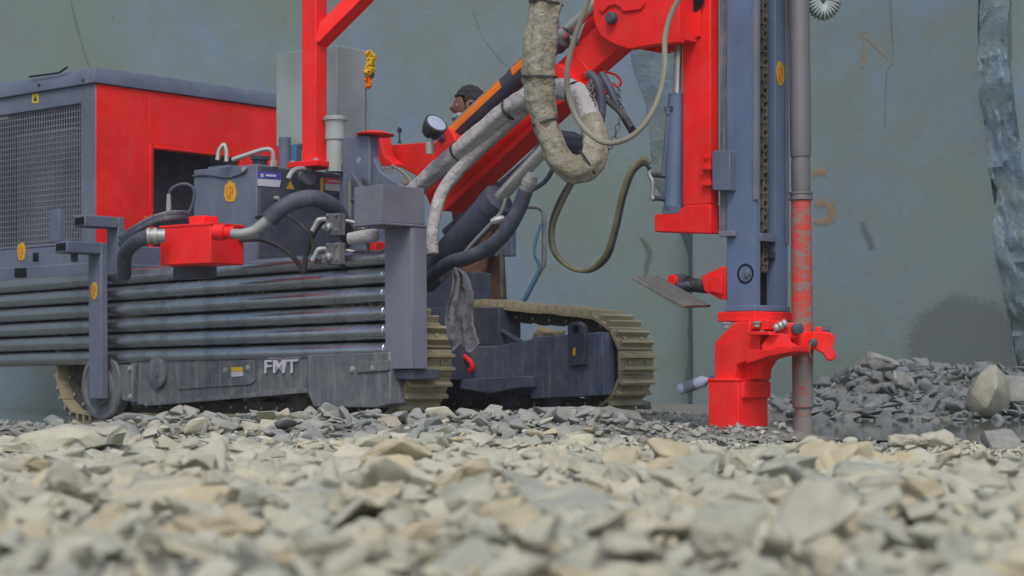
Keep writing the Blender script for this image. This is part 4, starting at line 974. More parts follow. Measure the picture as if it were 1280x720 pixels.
b_ = MB(); b_.loft([[pc[3] - nrm * .002 + Vector((.004, -.001, 0)), pc[2] - nrm * .002 + Vector((.004, -.001, 0)), pc[2] - nrm * .013 + Vector((.004, -.001, 0)), pc[3] - nrm * .013 + Vector((.004, -.001, 0))],
    [pc[3] - nrm * .002 - Vector((.006, 0, 0)), pc[2] - nrm * .002 - Vector((.006, 0, 0)), pc[2] - nrm * .013 - Vector((.006, 0, 0)), pc[3] - nrm * .013 - Vector((.006, 0, 0))]]); b_.build('pad_edge', 'rust', arm)

# --- centraliser and foot
zb0 = FK.z(0, 0, 541)
FB = Frame(923, 8.2, 43)
b_ = MB(); f0, f1 = FB.u(885.5, 0), FB.v(960, 0); zc = FB.z(0, 0, 477); zb0 = FB.z(0, 0, 543)
teeth = lambda a, c: [(a, zc), (c, zc), (c, zb0), (c - (c - a) * .12, zb0 + .03), (c - (c - a) * .3, zb0 + .02), (a + (c - a) * .5, zb0 + .022), (a + (c - a) * .3, zb0 + .015), (a + (c - a) * .12, zb0 + .03), (a, zb0 + .005)]
b_.prism(FB, teeth(f0, 0), 1, 0, .02)
b_.prism(FB, [(v_, z_) for v_, z_ in teeth(.0205, f1)], 0, -.02, 0)
b_.box(FB, f0, f0 + .02, .0205, f1, zb0 + .02, zc); b_.box(FB, f0 + .0205, -.0005, f1 - .02, f1 - .0005, zb0 + .02, zc)
b_.box(FB, f0 - .004, .004, -.004, f1 + .004, zc + .0005, zc + .014)
foot = b_.build('foot_block', 'red2', rig, .004)
b_ = MB(); b_.box(FB, .0005, .016, .02, f1 - .001, FB.z(0, f1, 497), zc); b_.build('foot_lip', 'red2', foot, .004)
b_ = MB(); b_.plate_px(FB, [(919, 402), (937, 402), (937, 436), (936, 450), (921, 456), (918, 474), (893, 474), (893, 428)], .02, .10); b_.build('body_plate', 'red2', foot, .005)
b_ = MB(); b_.plate_px(FB, [(936, 400), (960, 400), (960, 412), (936, 412)], .03, .18); b_.plate_px(FB, [(934, 414), (960, 414), (964, 419), (934, 419)], -.02, .16); b_.plate_px(FB, [(932, 437), (968, 437), (990, 432), (990, 440), (960, 446), (942, 452), (932, 455)], -.02, .12); b_.build('shelf_plate', 'red2', foot, .004)
b_ = MB(); b_.plate_px(FB, [(926, 474), (927, 462), (934, 453), (948, 449), (962, 446), (958, 452), (952, 462), (951, 474)], .09, .17); b_.build('arch_plate', 'red2', foot, .005)
b_ = MB(); b_.plate_px(FB, [(934, 419), (950, 419), (950, 437), (934, 437)], .03, .10); b_.build('body_core', 'red2', foot)
b_ = MB(); b_.box(FK, ml - .03, .02, -.03, rv + .03, zbot - .045, zbot - .001); b_.build('head_plate', 'red2', foot, .004)
for (x, y) in ((908, 404), (946, 403)): bolt(foot, P(x, y, 8.15), (0, 0, -1), .014, .02, 'steel')
b_ = MB(); b_.lathe(P(961, 411, 8.25), (0, 0, 1), [(-.03, .022), (.02, .022), (.024, .015)], 12); b_.build('grease_cup', 'red2', foot)
# clamp jaws round the drill string
RX = FK(.175, (0 + rv) / 2, 0); RX = P(1000, 430, 8.25)
def jaw(pts, d0, d1):
    b_ = MB(); lo = [[P(x, y, Y) for x, y in pts] for Y in (d0, d1)]; b_.loft(lo); return b_.build('clamp_jaw', 'red2', foot, .007)
jaw([(952, 432), (960, 420), (975, 416), (986, 418), (990, 428), (1000, 434), (1006, 436), (1003, 443), (992, 442), (984, 434), (972, 436), (960, 442), (953, 441)], 8.10, 8.20)
jaw([(970, 410), (976, 404), (994, 403), (1000, 410), (1000, 420), (990, 424), (978, 420)], 8.12, 8.34)
jaw([(1012, 424), (1018, 414), (1036, 415), (1044, 420), (1041, 435), (1046, 444), (1042, 451), (1034, 451), (1028, 442), (1018, 437), (1012, 436)], 8.12, 8.28)
jaw([(1020, 409), (1027, 408), (1033, 412), (1033, 416), (1019, 416)], 8.14, 8.26)
for p_, d_, pf in ((P(997, 411, 8.1), (0, -1, 0), [(-.05, .026), (.015, .026), (.02, .018), (.02, .001)]), (P(1017, 428, 8.11), (0, -1, 0), [(-.03, .017), (.008, .017), (.012, .01)]), (P(1033, 413, 8.15), (1, 0, 0), [(-.02, .016), (.012, .016), (.016, .01)])):
    b_ = MB(); b_.lathe(p_, d_, pf, 16); b_.build('jaw_pin', 'greyd', foot)
b_ = MB(); b_.lathe(P(1000, 436, 8.27), (0, 0, 1), [(0, .062), (0, .078), (.075, .078), (.075, .062)], 26); b_.build('guide_bush', 'red2', foot, .003)
b_ = MB(); b_.lathe(P(976, 407, 8.1), (.9, -.3, .5), [(-.03, .016), (-.02, .02), (-.01, .016), (0, .02), (.01, .016), (.02, .02), (.03, .016)], 12); b_.build('spring', 'steel', foot)
b_ = MB(); b_.tube([P(1013, 428, 8.1), P(1012, 440, 8.12), P(1014, 447, 8.14)], .004, 6, 3); b_.build('pin_wire', 'steel', foot)

# drill string standing in the mast: a thing of its own
ds = thing('drill_rod', 'worn drill string standing upright in the mast with chipped red paint', 'drill rod', P(1003, 544, 8.27))
def RP(y):
    k = (y - 0) / 540.; return P(999 + 5 * k, y, 8.27)
def rs_(name, mat, y0, y1, prof, n=26):
    a, c = RP(y0), RP(y1); d = c - a; L = d.length
    b_ = MB(); b_.lathe(a, d, [(t_ * L, r) for t_, r in prof], n); return b_.build(name, mat, ds)
rs_('upper_pipe', 'rodold', -110, 196, [(0, .045), (.15, .0465), (.4, .046), (.8, .0475), (.98, .048), (1, .045)])
rs_('coupling', 'rodold', 196, 240, [(0, .045), (.01, .0405), (.12, .0405), (.13, .043), (.9, .043), (1, .04)])
rs_('collar', 'rodold', 240, 251, [(0, .04), (.02, .053), (.25, .053), (.3, .049), (.6, .049), (.65, .053), (.9, .053), (1, .045)])
rs_('red_pipe', 'rodred', 251, 446, [(0, .044), (.3, .0465), (.5, .047), (.97, .049), (1, .046)])
rs_('lower_pipe', 'rodworn', 446, 510, [(0, .047), (.98, .047), (1, .04)])
rs_('bit', 'rodworn', 510, 548, [(0, .037), (.3, .037), (.32, .045), (.7, .047), (1, .047)])
# hose guide at the top right of the mast
hp_ = [P(x, y, 8.3) for x, y in ((1012, -40), (1013, -8), (1018, 8), (1028, 16), (1038, 10), (1043, -6), (1044, -40))]
b_ = MB(); b_.tube(hp_, .03, 14, 8); hg = b_.build('ribbed_hose', 'frame', rig)
fp_ = MB(); fp_.tube(hp_, .03, 4, 8); cen = [sum(fp_.v[k * 4:k * 4 + 4], Vector()) / 4 for k in range(len(fp_.v) // 4)]
b_ = MB()
for k in range(1, len(cen) - 1, 2):
    d_ = (cen[k + 1] - cen[k - 1]).normalized(); b_.lathe(cen[k] - d_ * .006, d_, [(0, .03), (.002, .037), (.010, .037), (.012, .03)], 16)
b_.build('hose_ribs', 'white', hg, kind='stuff')
b_ = MB(); cbox(b_, 1008, 1030, 1040, 8.3, -60, 2); b_.build('hose_bracket', 'greyd', rig, .004)

# control stand and bent pipe behind the boom
b_ = MB(); b_.plate_px(FM, [(594, 280), (637, 276), (637, 320), (594, 322)], 2.02, 2.08); cs = b_.build('control_panel', 'framef', rig, .006)
b_ = MB(); b_.cyl(P(627, 318, 10.95), P(626, 515, 10.95), .014, n=10); b_.build('panel_stand', 'mudd', cs)
b_ = MB(); b_.tube([P(x, y, 10.6) for x, y in ((622, 300), (632, 296), (648, 278), (648, 260), (640, 255))], .006, 8, 4); b_.build('thin_hose', 'steel', cs)
b_ = MB(); b_.tube([P(x, y, 11.0) for x, y in ((640, 258), (668, 258), (676, 261), (680, 270), (680, 326), (676, 336), (657, 372), (636, 412), (634, 510))], .016, 10, 3); b_.build('bent_pipe', 'frame', rig)
b_ = MB(); b_.tube([P(x, y, 10.95) for x, y in ((676, 280), (669, 305), (669, 320), (674, 334), (664, 358), (655, 374), (633, 415), (631, 510))], .009, 8, 4); b_.build('blue_hose', 'bluep', rig)

# ------------------------------------------------------------------ small things on and round the rig
fl = thing('marigold_garland', 'yellow and orange marigold bunch tied to a thin stick', 'flowers', P(457, 172, 9.9))
b_ = MB(); b_.cyl(P(457, 176, 9.9), P(457.5, 90, 9.9), .0035, n=6); b_.build('stick', 'greyd', fl)
rnd = random.Random(3)
for (nm, mt, y0, y1, n_, rr) in (('yellow_flower', 'flowy', 67, 90, 9, .022), ('orange_flower', 'flowo', 96, 107, 4, .018), ('leaf_tuft', 'leaf', 92, 95, 3, .018)):
    for k in range(n_):
        y = y0 + (y1 - y0) * k / max(1, n_ - 1); c = P(462 + rnd.uniform(-2.5, 2.5) - (y - 90) * .05, y, 9.88 + rnd.uniform(-.02, .02))
        b_ = MB()
        for j in range(26):
            d = Vector((rnd.gauss(0, 1), rnd.gauss(0, 1), rnd.gauss(0, 1))).normalized(); s1 = d.orthogonal().normalized() * .007; s2 = d.cross(s1)
            b_.loft([[c + d * .004 + (s1 + s2) * .3, c + d * .004 + (s2 - s1) * .3, c + d * .004 - (s1 + s2) * .3, c + d * .004 + (s1 - s2) * .3], [c + d * rr + s1 + s2 * .4, c + d * rr + s2 - s1, c + d * rr * .9 - s1 - s2 * .6, c + d * rr * .95 + s1 - s2]])
        b_.build(nm, mt, fl)

# grey plastic rag hanging beside the near track
def rag():
    bm = bmesh.new(); g = []
    for j in range(33):
        t_ = j / 32; row = []
        for i in range(17):
            s_ = i / 16 - .5
            px = 571 + 9 * t_ + s_ * (10 + 24 * min(1, t_ * 2.2)) + 3 * math.sin(t_ * 7); py = 335 + 100 * t_ + 5 * math.sin(s_ * 9) * t_
            Y = 8.72 + .022 * math.sin(s_ * 15 + t_ * 3) + .01 * math.sin(s_ * 37 + t_ * 9)
            p = P(px, py, Y); p += Vector((1, 1, 1)) * .012 * noise.noise(p * 22); row.append(bm.verts.new(p))
        g.append(row)
    for j in range(32):
        for i in range(16): bm.faces.new((g[j][i], g[j][i + 1], g[j + 1][i + 1], g[j + 1][i]))
    bmesh.ops.solidify(bm, geom=bm.faces[:], thickness=.003)
    me = bpy.data.meshes.new('hanging_rag'); bm.to_mesh(me); bm.free(); me.polygons.foreach_set('use_smooth', [True] * len(me.polygons)); me.materials.append(M['rag'])
    o = bpy.data.objects.new('hanging_rag', me); COL.objects.link(o)
    tag(o, 'crumpled grey plastic rag hanging between the two crawler tracks', 'rag')
rag()

# clear plastic bottle lying against the stones
bt = thing('plastic_bottle', 'small plastic bottle wedged against the left side of the red foot block', 'bottle', P(868, 482, 8.45))
p, q = P(849, 487, 8.5), P(887, 474, 8.42); L_ = (q - p).length
b_ = MB(); b_.lathe(p, q - p, [(0, .018), (.005, .026), (.03, .027), (.06, .024), (.1, .027), (L_ - .03, .027), (L_ - .012, .014), (L_, .012)], 18); b_.build('bottle_body', 'lens', bt)
b_ = MB(); b_.lathe(p, q - p, [(.035, .0275), (.035, .0278), (.09, .0278), (.09, .0275)], 18); b_.build('bottle_wrapper', 'greyl', bt)
b_ = MB(); b_.lathe(p, q - p, [(L_, .015), (L_ + .018, .015), (L_ + .02, .01)], 14); b_.build('bottle_cap', 'bluep', bt)

# ------------------------------------------------------------------ the worker behind the boom
def skin_obj(name, verts, edges, radii, mat, parent, root=0, sub=2):
    off = OFF[parent.name]
    me = bpy.data.meshes.new(name); me.from_pydata([tuple(Vector(v) - off) for v in verts], edges, [])
    o = bpy.data.objects.new(name, me); COL.objects.link(o); o.parent = parent
    sm = o.modifiers.new('skin', 'SKIN'); sm.use_smooth_shade = True
    for i, l in enumerate(me.skin_vertices[0].data):
        r = radii[i]; l.radius = r if isinstance(r, tuple) else (r, r); l.use_root = (i == root)
    sb = o.modifiers.new('smooth', 'SUBSURF'); sb.levels = sub; sb.render_levels = sub
    me.materials.append(M[mat]); return o
PY = 11.25; S_ = F / PY
pw = P(603, 518, PY); gpx = pw.x; base = CH + 350 / S_ - 1.79     # where his soles stand
pe = thing('person', 'person in brown trousers, dark hair and pale green scarf standing behind the boom', 'person', (gpx, PY, base))
def B_(x, y, z): return Vector((gpx + x, PY + y, base + z))
hx = -.075
J = dict(pel=B_(0, 0, .94), sp=B_(-.02, 0, 1.12), ch=B_(-.05, 0, 1.32), nk=B_(-.06, 0, 1.48), hd0=B_(hx, 0, 1.56), hd1=B_(hx, 0, 1.68),
         lh=B_(-.03, -.10, .90), lk=B_(-.075, -.11, .50), la=B_(-.06, -.11, .09), lt=B_(-.24, -.12, .035),
         rh=B_(.03, .10, .90), rk=B_(.07, .10, .50), ra=B_(.10, .10, .09), rt=B_(-.06, .10, .035),
         ls=B_(-.05, -.19, 1.40), le=B_(-.12, -.24, 1.12), lw=B_(-.33, -.18, 1.16), rs=B_(-.05, .19, 1.40), re=B_(-.14, .23, 1.14), rw=B_(-.34, .14, 1.20))
def grp(names, eds, rad):
    return [J[n] for n in names], [(names.index(a), names.index(c)) for a, c in eds], [rad[n] for n in names]
bn = ['pel', 'sp', 'ch', 'nk', 'hd0', 'lh', 'lk', 'la', 'lt', 'rh', 'rk', 'ra', 'rt', 'ls', 'le', 'lw', 'rs', 're', 'rw']
be = [('pel', 'sp'), ('sp', 'ch'), ('ch', 'nk'), ('nk', 'hd0'), ('pel', 'lh'), ('lh', 'lk'), ('lk', 'la'), ('la', 'lt'), ('pel', 'rh'), ('rh', 'rk'), ('rk', 'ra'), ('ra', 'rt'), ('ch', 'ls'), ('ls', 'le'), ('le', 'lw'), ('ch', 'rs'), ('rs', 're'), ('re', 'rw')]
br = dict(pel=.12, sp=.115, ch=.13, nk=.058, hd0=.06, lh=.085, lk=.055, la=.04, lt=.03, rh=.085, rk=.055, ra=.04, rt=.03, ls=.062, le=.042, lw=.028, rs=.062, re=.042, rw=.028)
vs_, es_, rd_ = grp(bn, be, br)
k0 = len(vs_)
for s_, wn in ((-1, 'lw'), (1, 'rw')):               # hands: palm and five fingers on each wrist
    w0 = J[wn]; iw = bn.index(wn); ip = len(vs_); vs_.append(w0 + Vector((-.07, 0, .0))); es_.append((iw, ip)); rd_.append(.026)
    for f_, (dy, ln) in enumerate(((-.03, .075), (-.01, .085), (.01, .08), (.03, .06))):
        a = len(vs_); vs_ += [vs_[ip] + Vector((-.035, dy, 0)), vs_[ip] + Vector((-.035 - ln * .5, dy, -.008)), vs_[ip] + Vector((-.035 - ln * .85, dy, -.03))]
        es_ += [(ip, a), (a, a + 1), (a + 1, a + 2)]; rd_ += [.011, .009, .008]
    a = len(vs_); vs_ += [w0 + Vector((-.045, s_ * -.035, .01)), w0 + Vector((-.085, s_ * -.055, .012))]; es_ += [(iw, a), (a, a + 1)]; rd_ += [.012, .009]
body = skin_obj('body', vs_, es_, rd_, 'skin', pe)
# head: shaped ellipsoid looking left, with nose, brow, chin, ears
hm = MB(); hc = B_(hx, 0, 1.655); n1, n2 = 28, 22; loops = []
for j in range(1, n2):
    th = PI * j / n2; row = []
    for i in range(n1):
        ph = 2 * PI * i / n1; d = Vector((math.sin(th) * math.cos(ph), math.sin(th) * math.sin(ph), math.cos(th)))
        x, y, z = d.x * .098, d.y * .077, d.z * .118
        if z < -.02: y *= 1 - .30 * min(1, (-z - .02) / .09); x = x * (1 - .1 * min(1, (-z) / .1)) - .012 * min(1, (-z - .02) / .09)
        if d.x < -.6 and abs(d.y) < .22: x -= .026 * math.exp(-((z + .022) / .016) ** 2) * (1 - abs(d.y) / .22) + .012 * math.exp(-((z + .005) / .02) ** 2) * (1 - abs(d.y) / .22)
        if d.x < -.5: x += .007 * math.exp(-((z - .004) / .014) ** 2) * math.exp(-((abs(d.y) - .36) / .16) ** 2) - .004 * math.exp(-((z + .062) / .01) ** 2) * (1 if abs(d.y) < .3 else 0)
        row.append(hc + Vector((x, y, z)))
    loops.append(row)
hm.loft(loops); hm.build('head', 'skin', pe, ang=180)
for s_ in (-1, 1):
    e_ = MB(); e_.lathe(hc + Vector((.005, s_ * .074, -.005)), (0.2, s_, 0), [(-.01, .02), (.004, .03), (.012, .032), (.014, .02), (.008, .01)], 14); e_.build('ear', 'skin', pe)
    e_ = MB(); e_.lathe(hc + Vector((-.080, s_ * .031, .004)), (-1, s_ * .3, 0), [(0, .012), (.004, .010), (.007, .005)], 12); e_.build('eye', 'stkw', pe)
    e_ = MB(); e_.lathe(hc + Vector((-.0865, s_ * .033, .004)), (-1, s_ * .3, 0), [(0, .005), (.002, .004)], 10); e_.build('pupil', 'black', pe)
hr = MB(); loops = []
for j in range(1, 15):
    th = PI * .60 * j / 14; row = []
    for i in range(32):
        ph = 2 * PI * i / 32; d = Vector((math.sin(th) * math.cos(ph), math.sin(th) * math.sin(ph), math.cos(th)))
        if d.x < -.35: lim = .45
        else: lim = -1
        z = max(d.z, lim + .0); kk = math.sqrt(max(.05, 1 - z * z)) / max(.05, math.sqrt(1 - d.z * d.z)) if z > d.z else 1; d = Vector((d.x * min(1, kk), d.y * min(1, kk), d.z)); k = 1.10 + .05 * noise.noise(d * 6)
        row.append(hc + Vector((d.x * .098 * k * (.99 if z > d.z else 1), d.y * .077 * k * 1.03, z * .118 * k)))
    loops.append(row)
hr.loft(loops); hr.build('hair', 'hair', pe, ang=180)
sf = MB(); sf.tube([hc + Vector((-.05, -.06, -.07)), hc + Vector((-.085, -.02, -.072)), hc + Vector((-.085, .03, -.075)), hc + Vector((-.03, .075, -.08)), hc + Vector((.05, .05, -.09)), hc + Vector((.06, -.04, -.09)), hc + Vector((-.03, -.070, -.075))], .024, 10, 5, .2); sf.build('scarf', 'scarf', pe, ang=180)
tn_ = ['pel', 'lh', 'lk', 'la', 'rh', 'rk', 'ra']
tr = dict(pel=.14, lh=.105, lk=.085, la=.07, rh=.105, rk=.085, ra=.07)
skin_obj('trousers', *grp(tn_, [('pel', 'lh'), ('lh', 'lk'), ('lk', 'la'), ('pel', 'rh'), ('rh', 'rk'), ('rk', 'ra')], tr), 'trous', pe)
J['w0'] = B_(0, 0, .93)
sn_ = ['sp', 'w0', 'ch', 'nk', 'ls', 'le', 'lw2', 'rs', 're', 'rw2']; J['lw2'] = J['le'].lerp(J['lw'], .8); J['rw2'] = J['re'].lerp(J['rw'], .8)
sr = dict(sp=.14, w0=.15, ch=.15, nk=.07, ls=.08, le=.06, lw2=.045, rs=.08, re=.06, rw2=.045)
skin_obj('shirt', *grp(sn_, [('sp', 'w0'), ('sp', 'ch'), ('ch', 'nk'), ('ch', 'ls'), ('ls', 'le'), ('le', 'lw2'), ('ch', 'rs'), ('rs', 're'), ('re', 'rw2')], sr), 'shirt', pe)
for s_, an, tn2 in ((-1, 'la', 'lt'), (1, 'ra', 'rt')):
    e_ = MB(); a, c = J[an], J[tn2]; e_.tube([a + Vector((.05, 0, -.035)), a + Vector((-.03, 0, -.02)), a.lerp(c, .6) + Vector((0, 0, .0)), c + Vector((-.02, 0, .005))], [.035, .055, .045, .03], 12, 4); e_.build('shoe', 'black', pe, ang=180)

# ------------------------------------------------------------------ stones
def stone_bm(seed, n=13, dims=(1, .75, .5), bev=.05, seg=1, rough=0):
    rn = random.Random(seed); bm = bmesh.new()
    for k in range(n):
        p = Vector((rn.uniform(-1, 1), rn.uniform(-1, 1), rn.uniform(-1, 1)))
        m_ = max(abs(p.x), abs(p.y), abs(p.z)); p = p / m_ * rn.uniform(.78, 1.0)
        bm.verts.new((p.x * dims[0] * .5, p.y * dims[1] * .5, p.z * dims[2] * .5))
    r = bmesh.ops.convex_hull(bm, input=bm.verts[:])
    bmesh.ops.delete(bm, geom=[v for v in bm.verts if not v.link_faces], context='VERTS')
    bmesh.ops.dissolve_limit(bm, angle_limit=R(9), verts=bm.verts[:], edges=bm.edges[:])
    if bev: bmesh.ops.bevel(bm, geom=bm.edges[:], offset=bev, segments=seg, affect='EDGES', profile=.6, clamp_overlap=True)
    if rough:
        bmesh.ops.triangulate(bm, faces=bm.faces[:])
        bmesh.ops.subdivide_edges(bm, edges=[e for e in bm.edges if e.calc_length() > .16], cuts=2, use_grid_fill=True)
        bmesh.ops.triangulate(bm, faces=bm.faces[:])
        for v in bm.verts:
            v.co += v.normal * (rough * noise.fractal(v.co * 3.2 + Vector((seed, 0, 0)), .9, 2.0, 4) + rough * .4 * noise.noise(v.co * 13))
    bmesh.ops.recalc_face_normals(bm, faces=bm.faces[:])
    return bm
def stone_mesh(seed, mat, **kw):
    bm = stone_bm(seed, **kw); me = bpy.data.meshes.new('stone'); bm.to_mesh(me); bm.free()
    me.polygons.foreach_set('use_smooth', [True] * len(me.polygons)); me.set_sharp_from_angle(angle=R(32)); me.materials.append(M[mat]); return me
DIM = [(1, .75, .42), (1, .6, .28), (1, .85, .22), (1, .7, .5), (1, .8, .34), (1, .5, .26)]
NT = 26
big_me = {mt: [stone_mesh(100 + k, mt, n=13 + k % 8, dims=DIM[k % 6], bev=.05, seg=2, rough=.055) for k in range(NT)] for mt in ('stone', 'wet')}
TPL = []
for k in range(18):
    bm = stone_bm(300 + k, n=11 + k % 6, dims=DIM[k % 6], bev=.06); bmesh.ops.triangulate(bm, faces=bm.faces[:]); bm.verts.index_update()
    TPL.append((np.array([v.co[:] for v in bm.verts]), np.array([[v.index for v in f.verts] for f in bm.faces]))); bm.free()
GRT = []
for k in range(10):
    bm = stone_bm(500 + k, n=7, dims=DIM[k % 4], bev=0); bmesh.ops.triangulate(bm, faces=bm.faces[:]); bm.verts.index_update()
    GRT.append((np.array([v.co[:] for v in bm.verts]), np.array([[v.index for v in f.verts] for f in bm.faces]))); bm.free()
def mass(name, items, tpl, mat, label, cat):
    V_, F_, A_, k = [], [], [], 0
    for (pos, rot, s_, rnd_) in items:
        tv, tf_ = tpl[int(rnd_ * 9973) % len(tpl)]
        V_.append(tv @ np.array(rot).T * s_ + np.array(pos)); F_.append(tf_ + k); A_.append(np.full(len(tv), rnd_)); k += len(tv)
    V_ = np.concatenate(V_); F_ = np.concatenate(F_); A_ = np.concatenate(A_)
    me = bpy.data.meshes.new(name); me.vertices.add(len(V_)); me.vertices.foreach_set('co', V_.ravel())
    me.loops.add(F_.size); me.loops.foreach_set('vertex_index', F_.ravel()); me.polygons.add(len(F_)); me.polygons.foreach_set('loop_start', np.arange(0, F_.size, 3))
    me.update(calc_edges=True); me.validate()
    me.polygons.foreach_set('use_smooth', [True] * len(F_)); me.set_sharp_from_angle(angle=R(32))
    at = me.attributes.new('rnd', 'FLOAT', 'POINT'); at.data.foreach_set('value', A_)
    me.materials.append(M[mat]); o = bpy.data.objects.new(name, me); COL.objects.link(o)
    return tag(o, label, cat, kind='stuff')
rn = random.Random(11)
def rot_rand(tilt=.35):
    return (Matrix.Rotation(rn.uniform(0, 2 * PI), 3, 'Z') @ Matrix.Rotation(rn.gauss(0, tilt), 3, 'X') @ Matrix.Rotation(rn.gauss(0, tilt), 3, 'Y') @ Matrix.Rotation(rn.uniform(0, 2 * PI), 3, 'Z'))
def in_rig(x, y):
    d = Vector((x, y, 0)) - FM.o; u = d.dot(FM.U); v = d.dot(FM.V)
    return (-3.4 < u < .02 and (.0 < v < .42 or 1.5 < v < 1.95)) or (abs(x - 1.02) < .17 and abs(y - 8.27) < .2)
cand = []
def scatter(n, y0, y1, size, wet, spread=1.15, cond=None, lift=0.0, tilt=.4):
    for _ in range(n):
        y = math.sqrt(rn.uniform(y0 * y0, y1 * y1)); hw = .29 * y * spread + .15; x = rn.uniform(-hw, hw)
        if cond and not cond(x, y): continue
        if in_rig(x, y): continue
        s_ = size(x, y)
        zz = gz(x, y) + s_ * rn.uniform(-.04, .18) + lift * rn.random()
        cand.append(((x, y, zz), rot_rand(tilt), s_, rn.random(), wet(x, y) if callable(wet) else wet))
coarse = lambda x, y: 1.0 - .55 * sstep(4.6, 6.2, y) * sstep(-.1, .7, x)
big = lambda x, y: rn.choice((.09, .11, .13, .15, .19)) * rn.uniform(.8, 1.15) * (.6 + .4 * coarse(x, y)) * (.55 + .45 * sstep(1.9, 3.2, y)) * (1 - .4 * sstep(5.2, 6.2, y))
mid = lambda x, y: rn.uniform(.05, .10) * coarse(x, y)
sml = lambda x, y: rn.uniform(.022, .05)
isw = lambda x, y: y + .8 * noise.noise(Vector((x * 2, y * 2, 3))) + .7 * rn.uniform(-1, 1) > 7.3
scatter(700, 1.7, 6.4, big, isw, lift=.012, tilt=.25, cond=lambda x, y: coarse(x, y) > .6 or rn.random() < .25)
scatter(2900, 1.6, 7.1, mid, isw, lift=.015)
scatter(6500, 1.6, 8.6, sml, isw, lift=.005, cond=lambda x, y: not (x > 1.2 and y > 7.5) and (y > 4.6 or rn.random() < .5))
scatter(2200, 6.6, 8.3, lambda x, y: rn.choice((.04, .06, .08, .1, .13)) * rn.uniform(.8, 1.2) * (1 - .55 * sstep(.1, .8, x)), isw, cond=lambda x, y: (x < .9 or (rn.random() < .35 and y < 7.5)) and (x > -1.75 or rn.random() < .2), lift=.02, tilt=.3)
scatter(900, 8.3, 11.0, lambda x, y: rn.uniform(.03, .08), True, cond=lambda x, y: x > .2 and rn.random() < (.7 if x < .9 else .07))
scatter(140, 8.8, 13.5, lambda x, y: rn.uniform(.05, .16), True, cond=lambda x, y: x < -1.6)
scatter(5600, 10.0, 12.9, lambda x, y: rn.choice((.03, .05, .07, .10, .14)) * rn.uniform(.8, 1.2), True, cond=lambda x, y: x > 1.6, lift=.03, tilt=.5)
scatter(200, 11.5, 14.0, lambda x, y: rn.uniform(.06, .16), True, cond=lambda x, y: -1.6 < x < 1.0, lift=.02)
def scr(c):
    (x, y, z), _, s_, _, _ = c
    px = 640 + x / y * F; py = HZ - (z - CH) / y * F
    if not (-20 < px < 1300 and 440 < py < 730): return 0
    # what stands far behind is mostly hidden by nearer stones
    return (s_ / y)
cand.sort(key=scr, reverse=True)
NI = 272
TINT = [((.78, .82, .84), 'blue-grey'), ((.90, .92, .88), 'grey'), ((1.0, 1.0, .95), 'pale'), ((1.08, 1.04, .93), 'creamy'), ((1.05, .95, .78), 'tan'), ((1.0, 1.0, .95), 'pale')]
SHP = ['blocky', 'long flat', 'flat', 'chunky', 'angular', 'narrow']
buck = {}
for c in cand[:NI]:
    (x, y, z), rt, s_, r_, wet = c
    k = int(r_ * 9973) % NT; tint = TINT[int(r_ * 7919) % 6]
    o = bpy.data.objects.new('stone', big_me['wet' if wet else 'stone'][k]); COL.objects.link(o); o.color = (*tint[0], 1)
    m4 = rt.to_4x4() @ Matrix.Scale(s_, 4); m4.translation = (x, y, z); o.matrix_world = m4
    px = 640 + x / y * F
    side = ['far left', 'left of centre', 'centre', 'right of centre', 'far right'][min(4, max(0, int(px // 256)))]
    szw = 'large' if s_ > .11 else 'mid-sized' if s_ > .08 else 'small'
    row = 'rubble bank by the wall' if y > 9.5 else 'bank before the rig' if wet else 'blurred nearest row' if y < 2.9 else 'near foreground' if y < 3.8 else 'middle foreground' if y < 5 else 'far foreground'
    buck.setdefault(f'{szw} {SHP[k % 6]} {tint[1]} stone, {row}, {side}', []).append((px, o, row))
ORD = ['leftmost', 'second from left', 'third from left', 'fourth from left', 'fifth from left', 'sixth from left', 'seventh from left', 'eighth from left']
NUM = ['', '', 'two', 'three', 'four', 'five', 'six', 'seven', 'eight']
for lb, l in buck.items():
    l.sort(key=lambda q: q[0])
    for k, (px, o, row) in enumerate(l):
        tag(o, lb if len(l) == 1 else f'{lb}, {ORD[min(k, 7)]} of {NUM[min(len(l), 8)]}', 'stone', 'loose stones in the ' + row)
rest = cand[NI:]
mass('marble_rubble', [c[:4] for c in rest if not c[4]], TPL, 'stoneS', 'smaller pale marble rubble filling the foreground', 'rubble')
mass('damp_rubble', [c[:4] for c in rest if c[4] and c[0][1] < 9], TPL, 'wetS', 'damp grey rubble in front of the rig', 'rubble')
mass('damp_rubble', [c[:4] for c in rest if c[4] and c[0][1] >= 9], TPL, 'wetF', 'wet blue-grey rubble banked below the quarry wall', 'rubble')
gr = {True: [], False: []}
for _ in range(26000):
    y = math.sqrt(rn.uniform(1.6 ** 2, 11.5 ** 2)); hw = .3 * y + .15; x = rn.uniform(-hw, hw)
    if in_rig(x, y): continue
    s_ = rn.uniform(.008, .026)
    if y > 7.6 and x > 1.1 and rn.random() < .93: continue
    gr[bool(isw(x, y))].append(((x, y, gz(x, y) + s_ * .2), rot_rand(.6), s_, rn.random()))
mass('fine_gravel', gr[False], GRT, 'stoneS', 'fine pale gravel between the foreground stones', 'gravel')
mass('fine_gravel', gr[True], GRT, 'wetS', 'fine damp gravel round the rig and puddles', 'gravel')

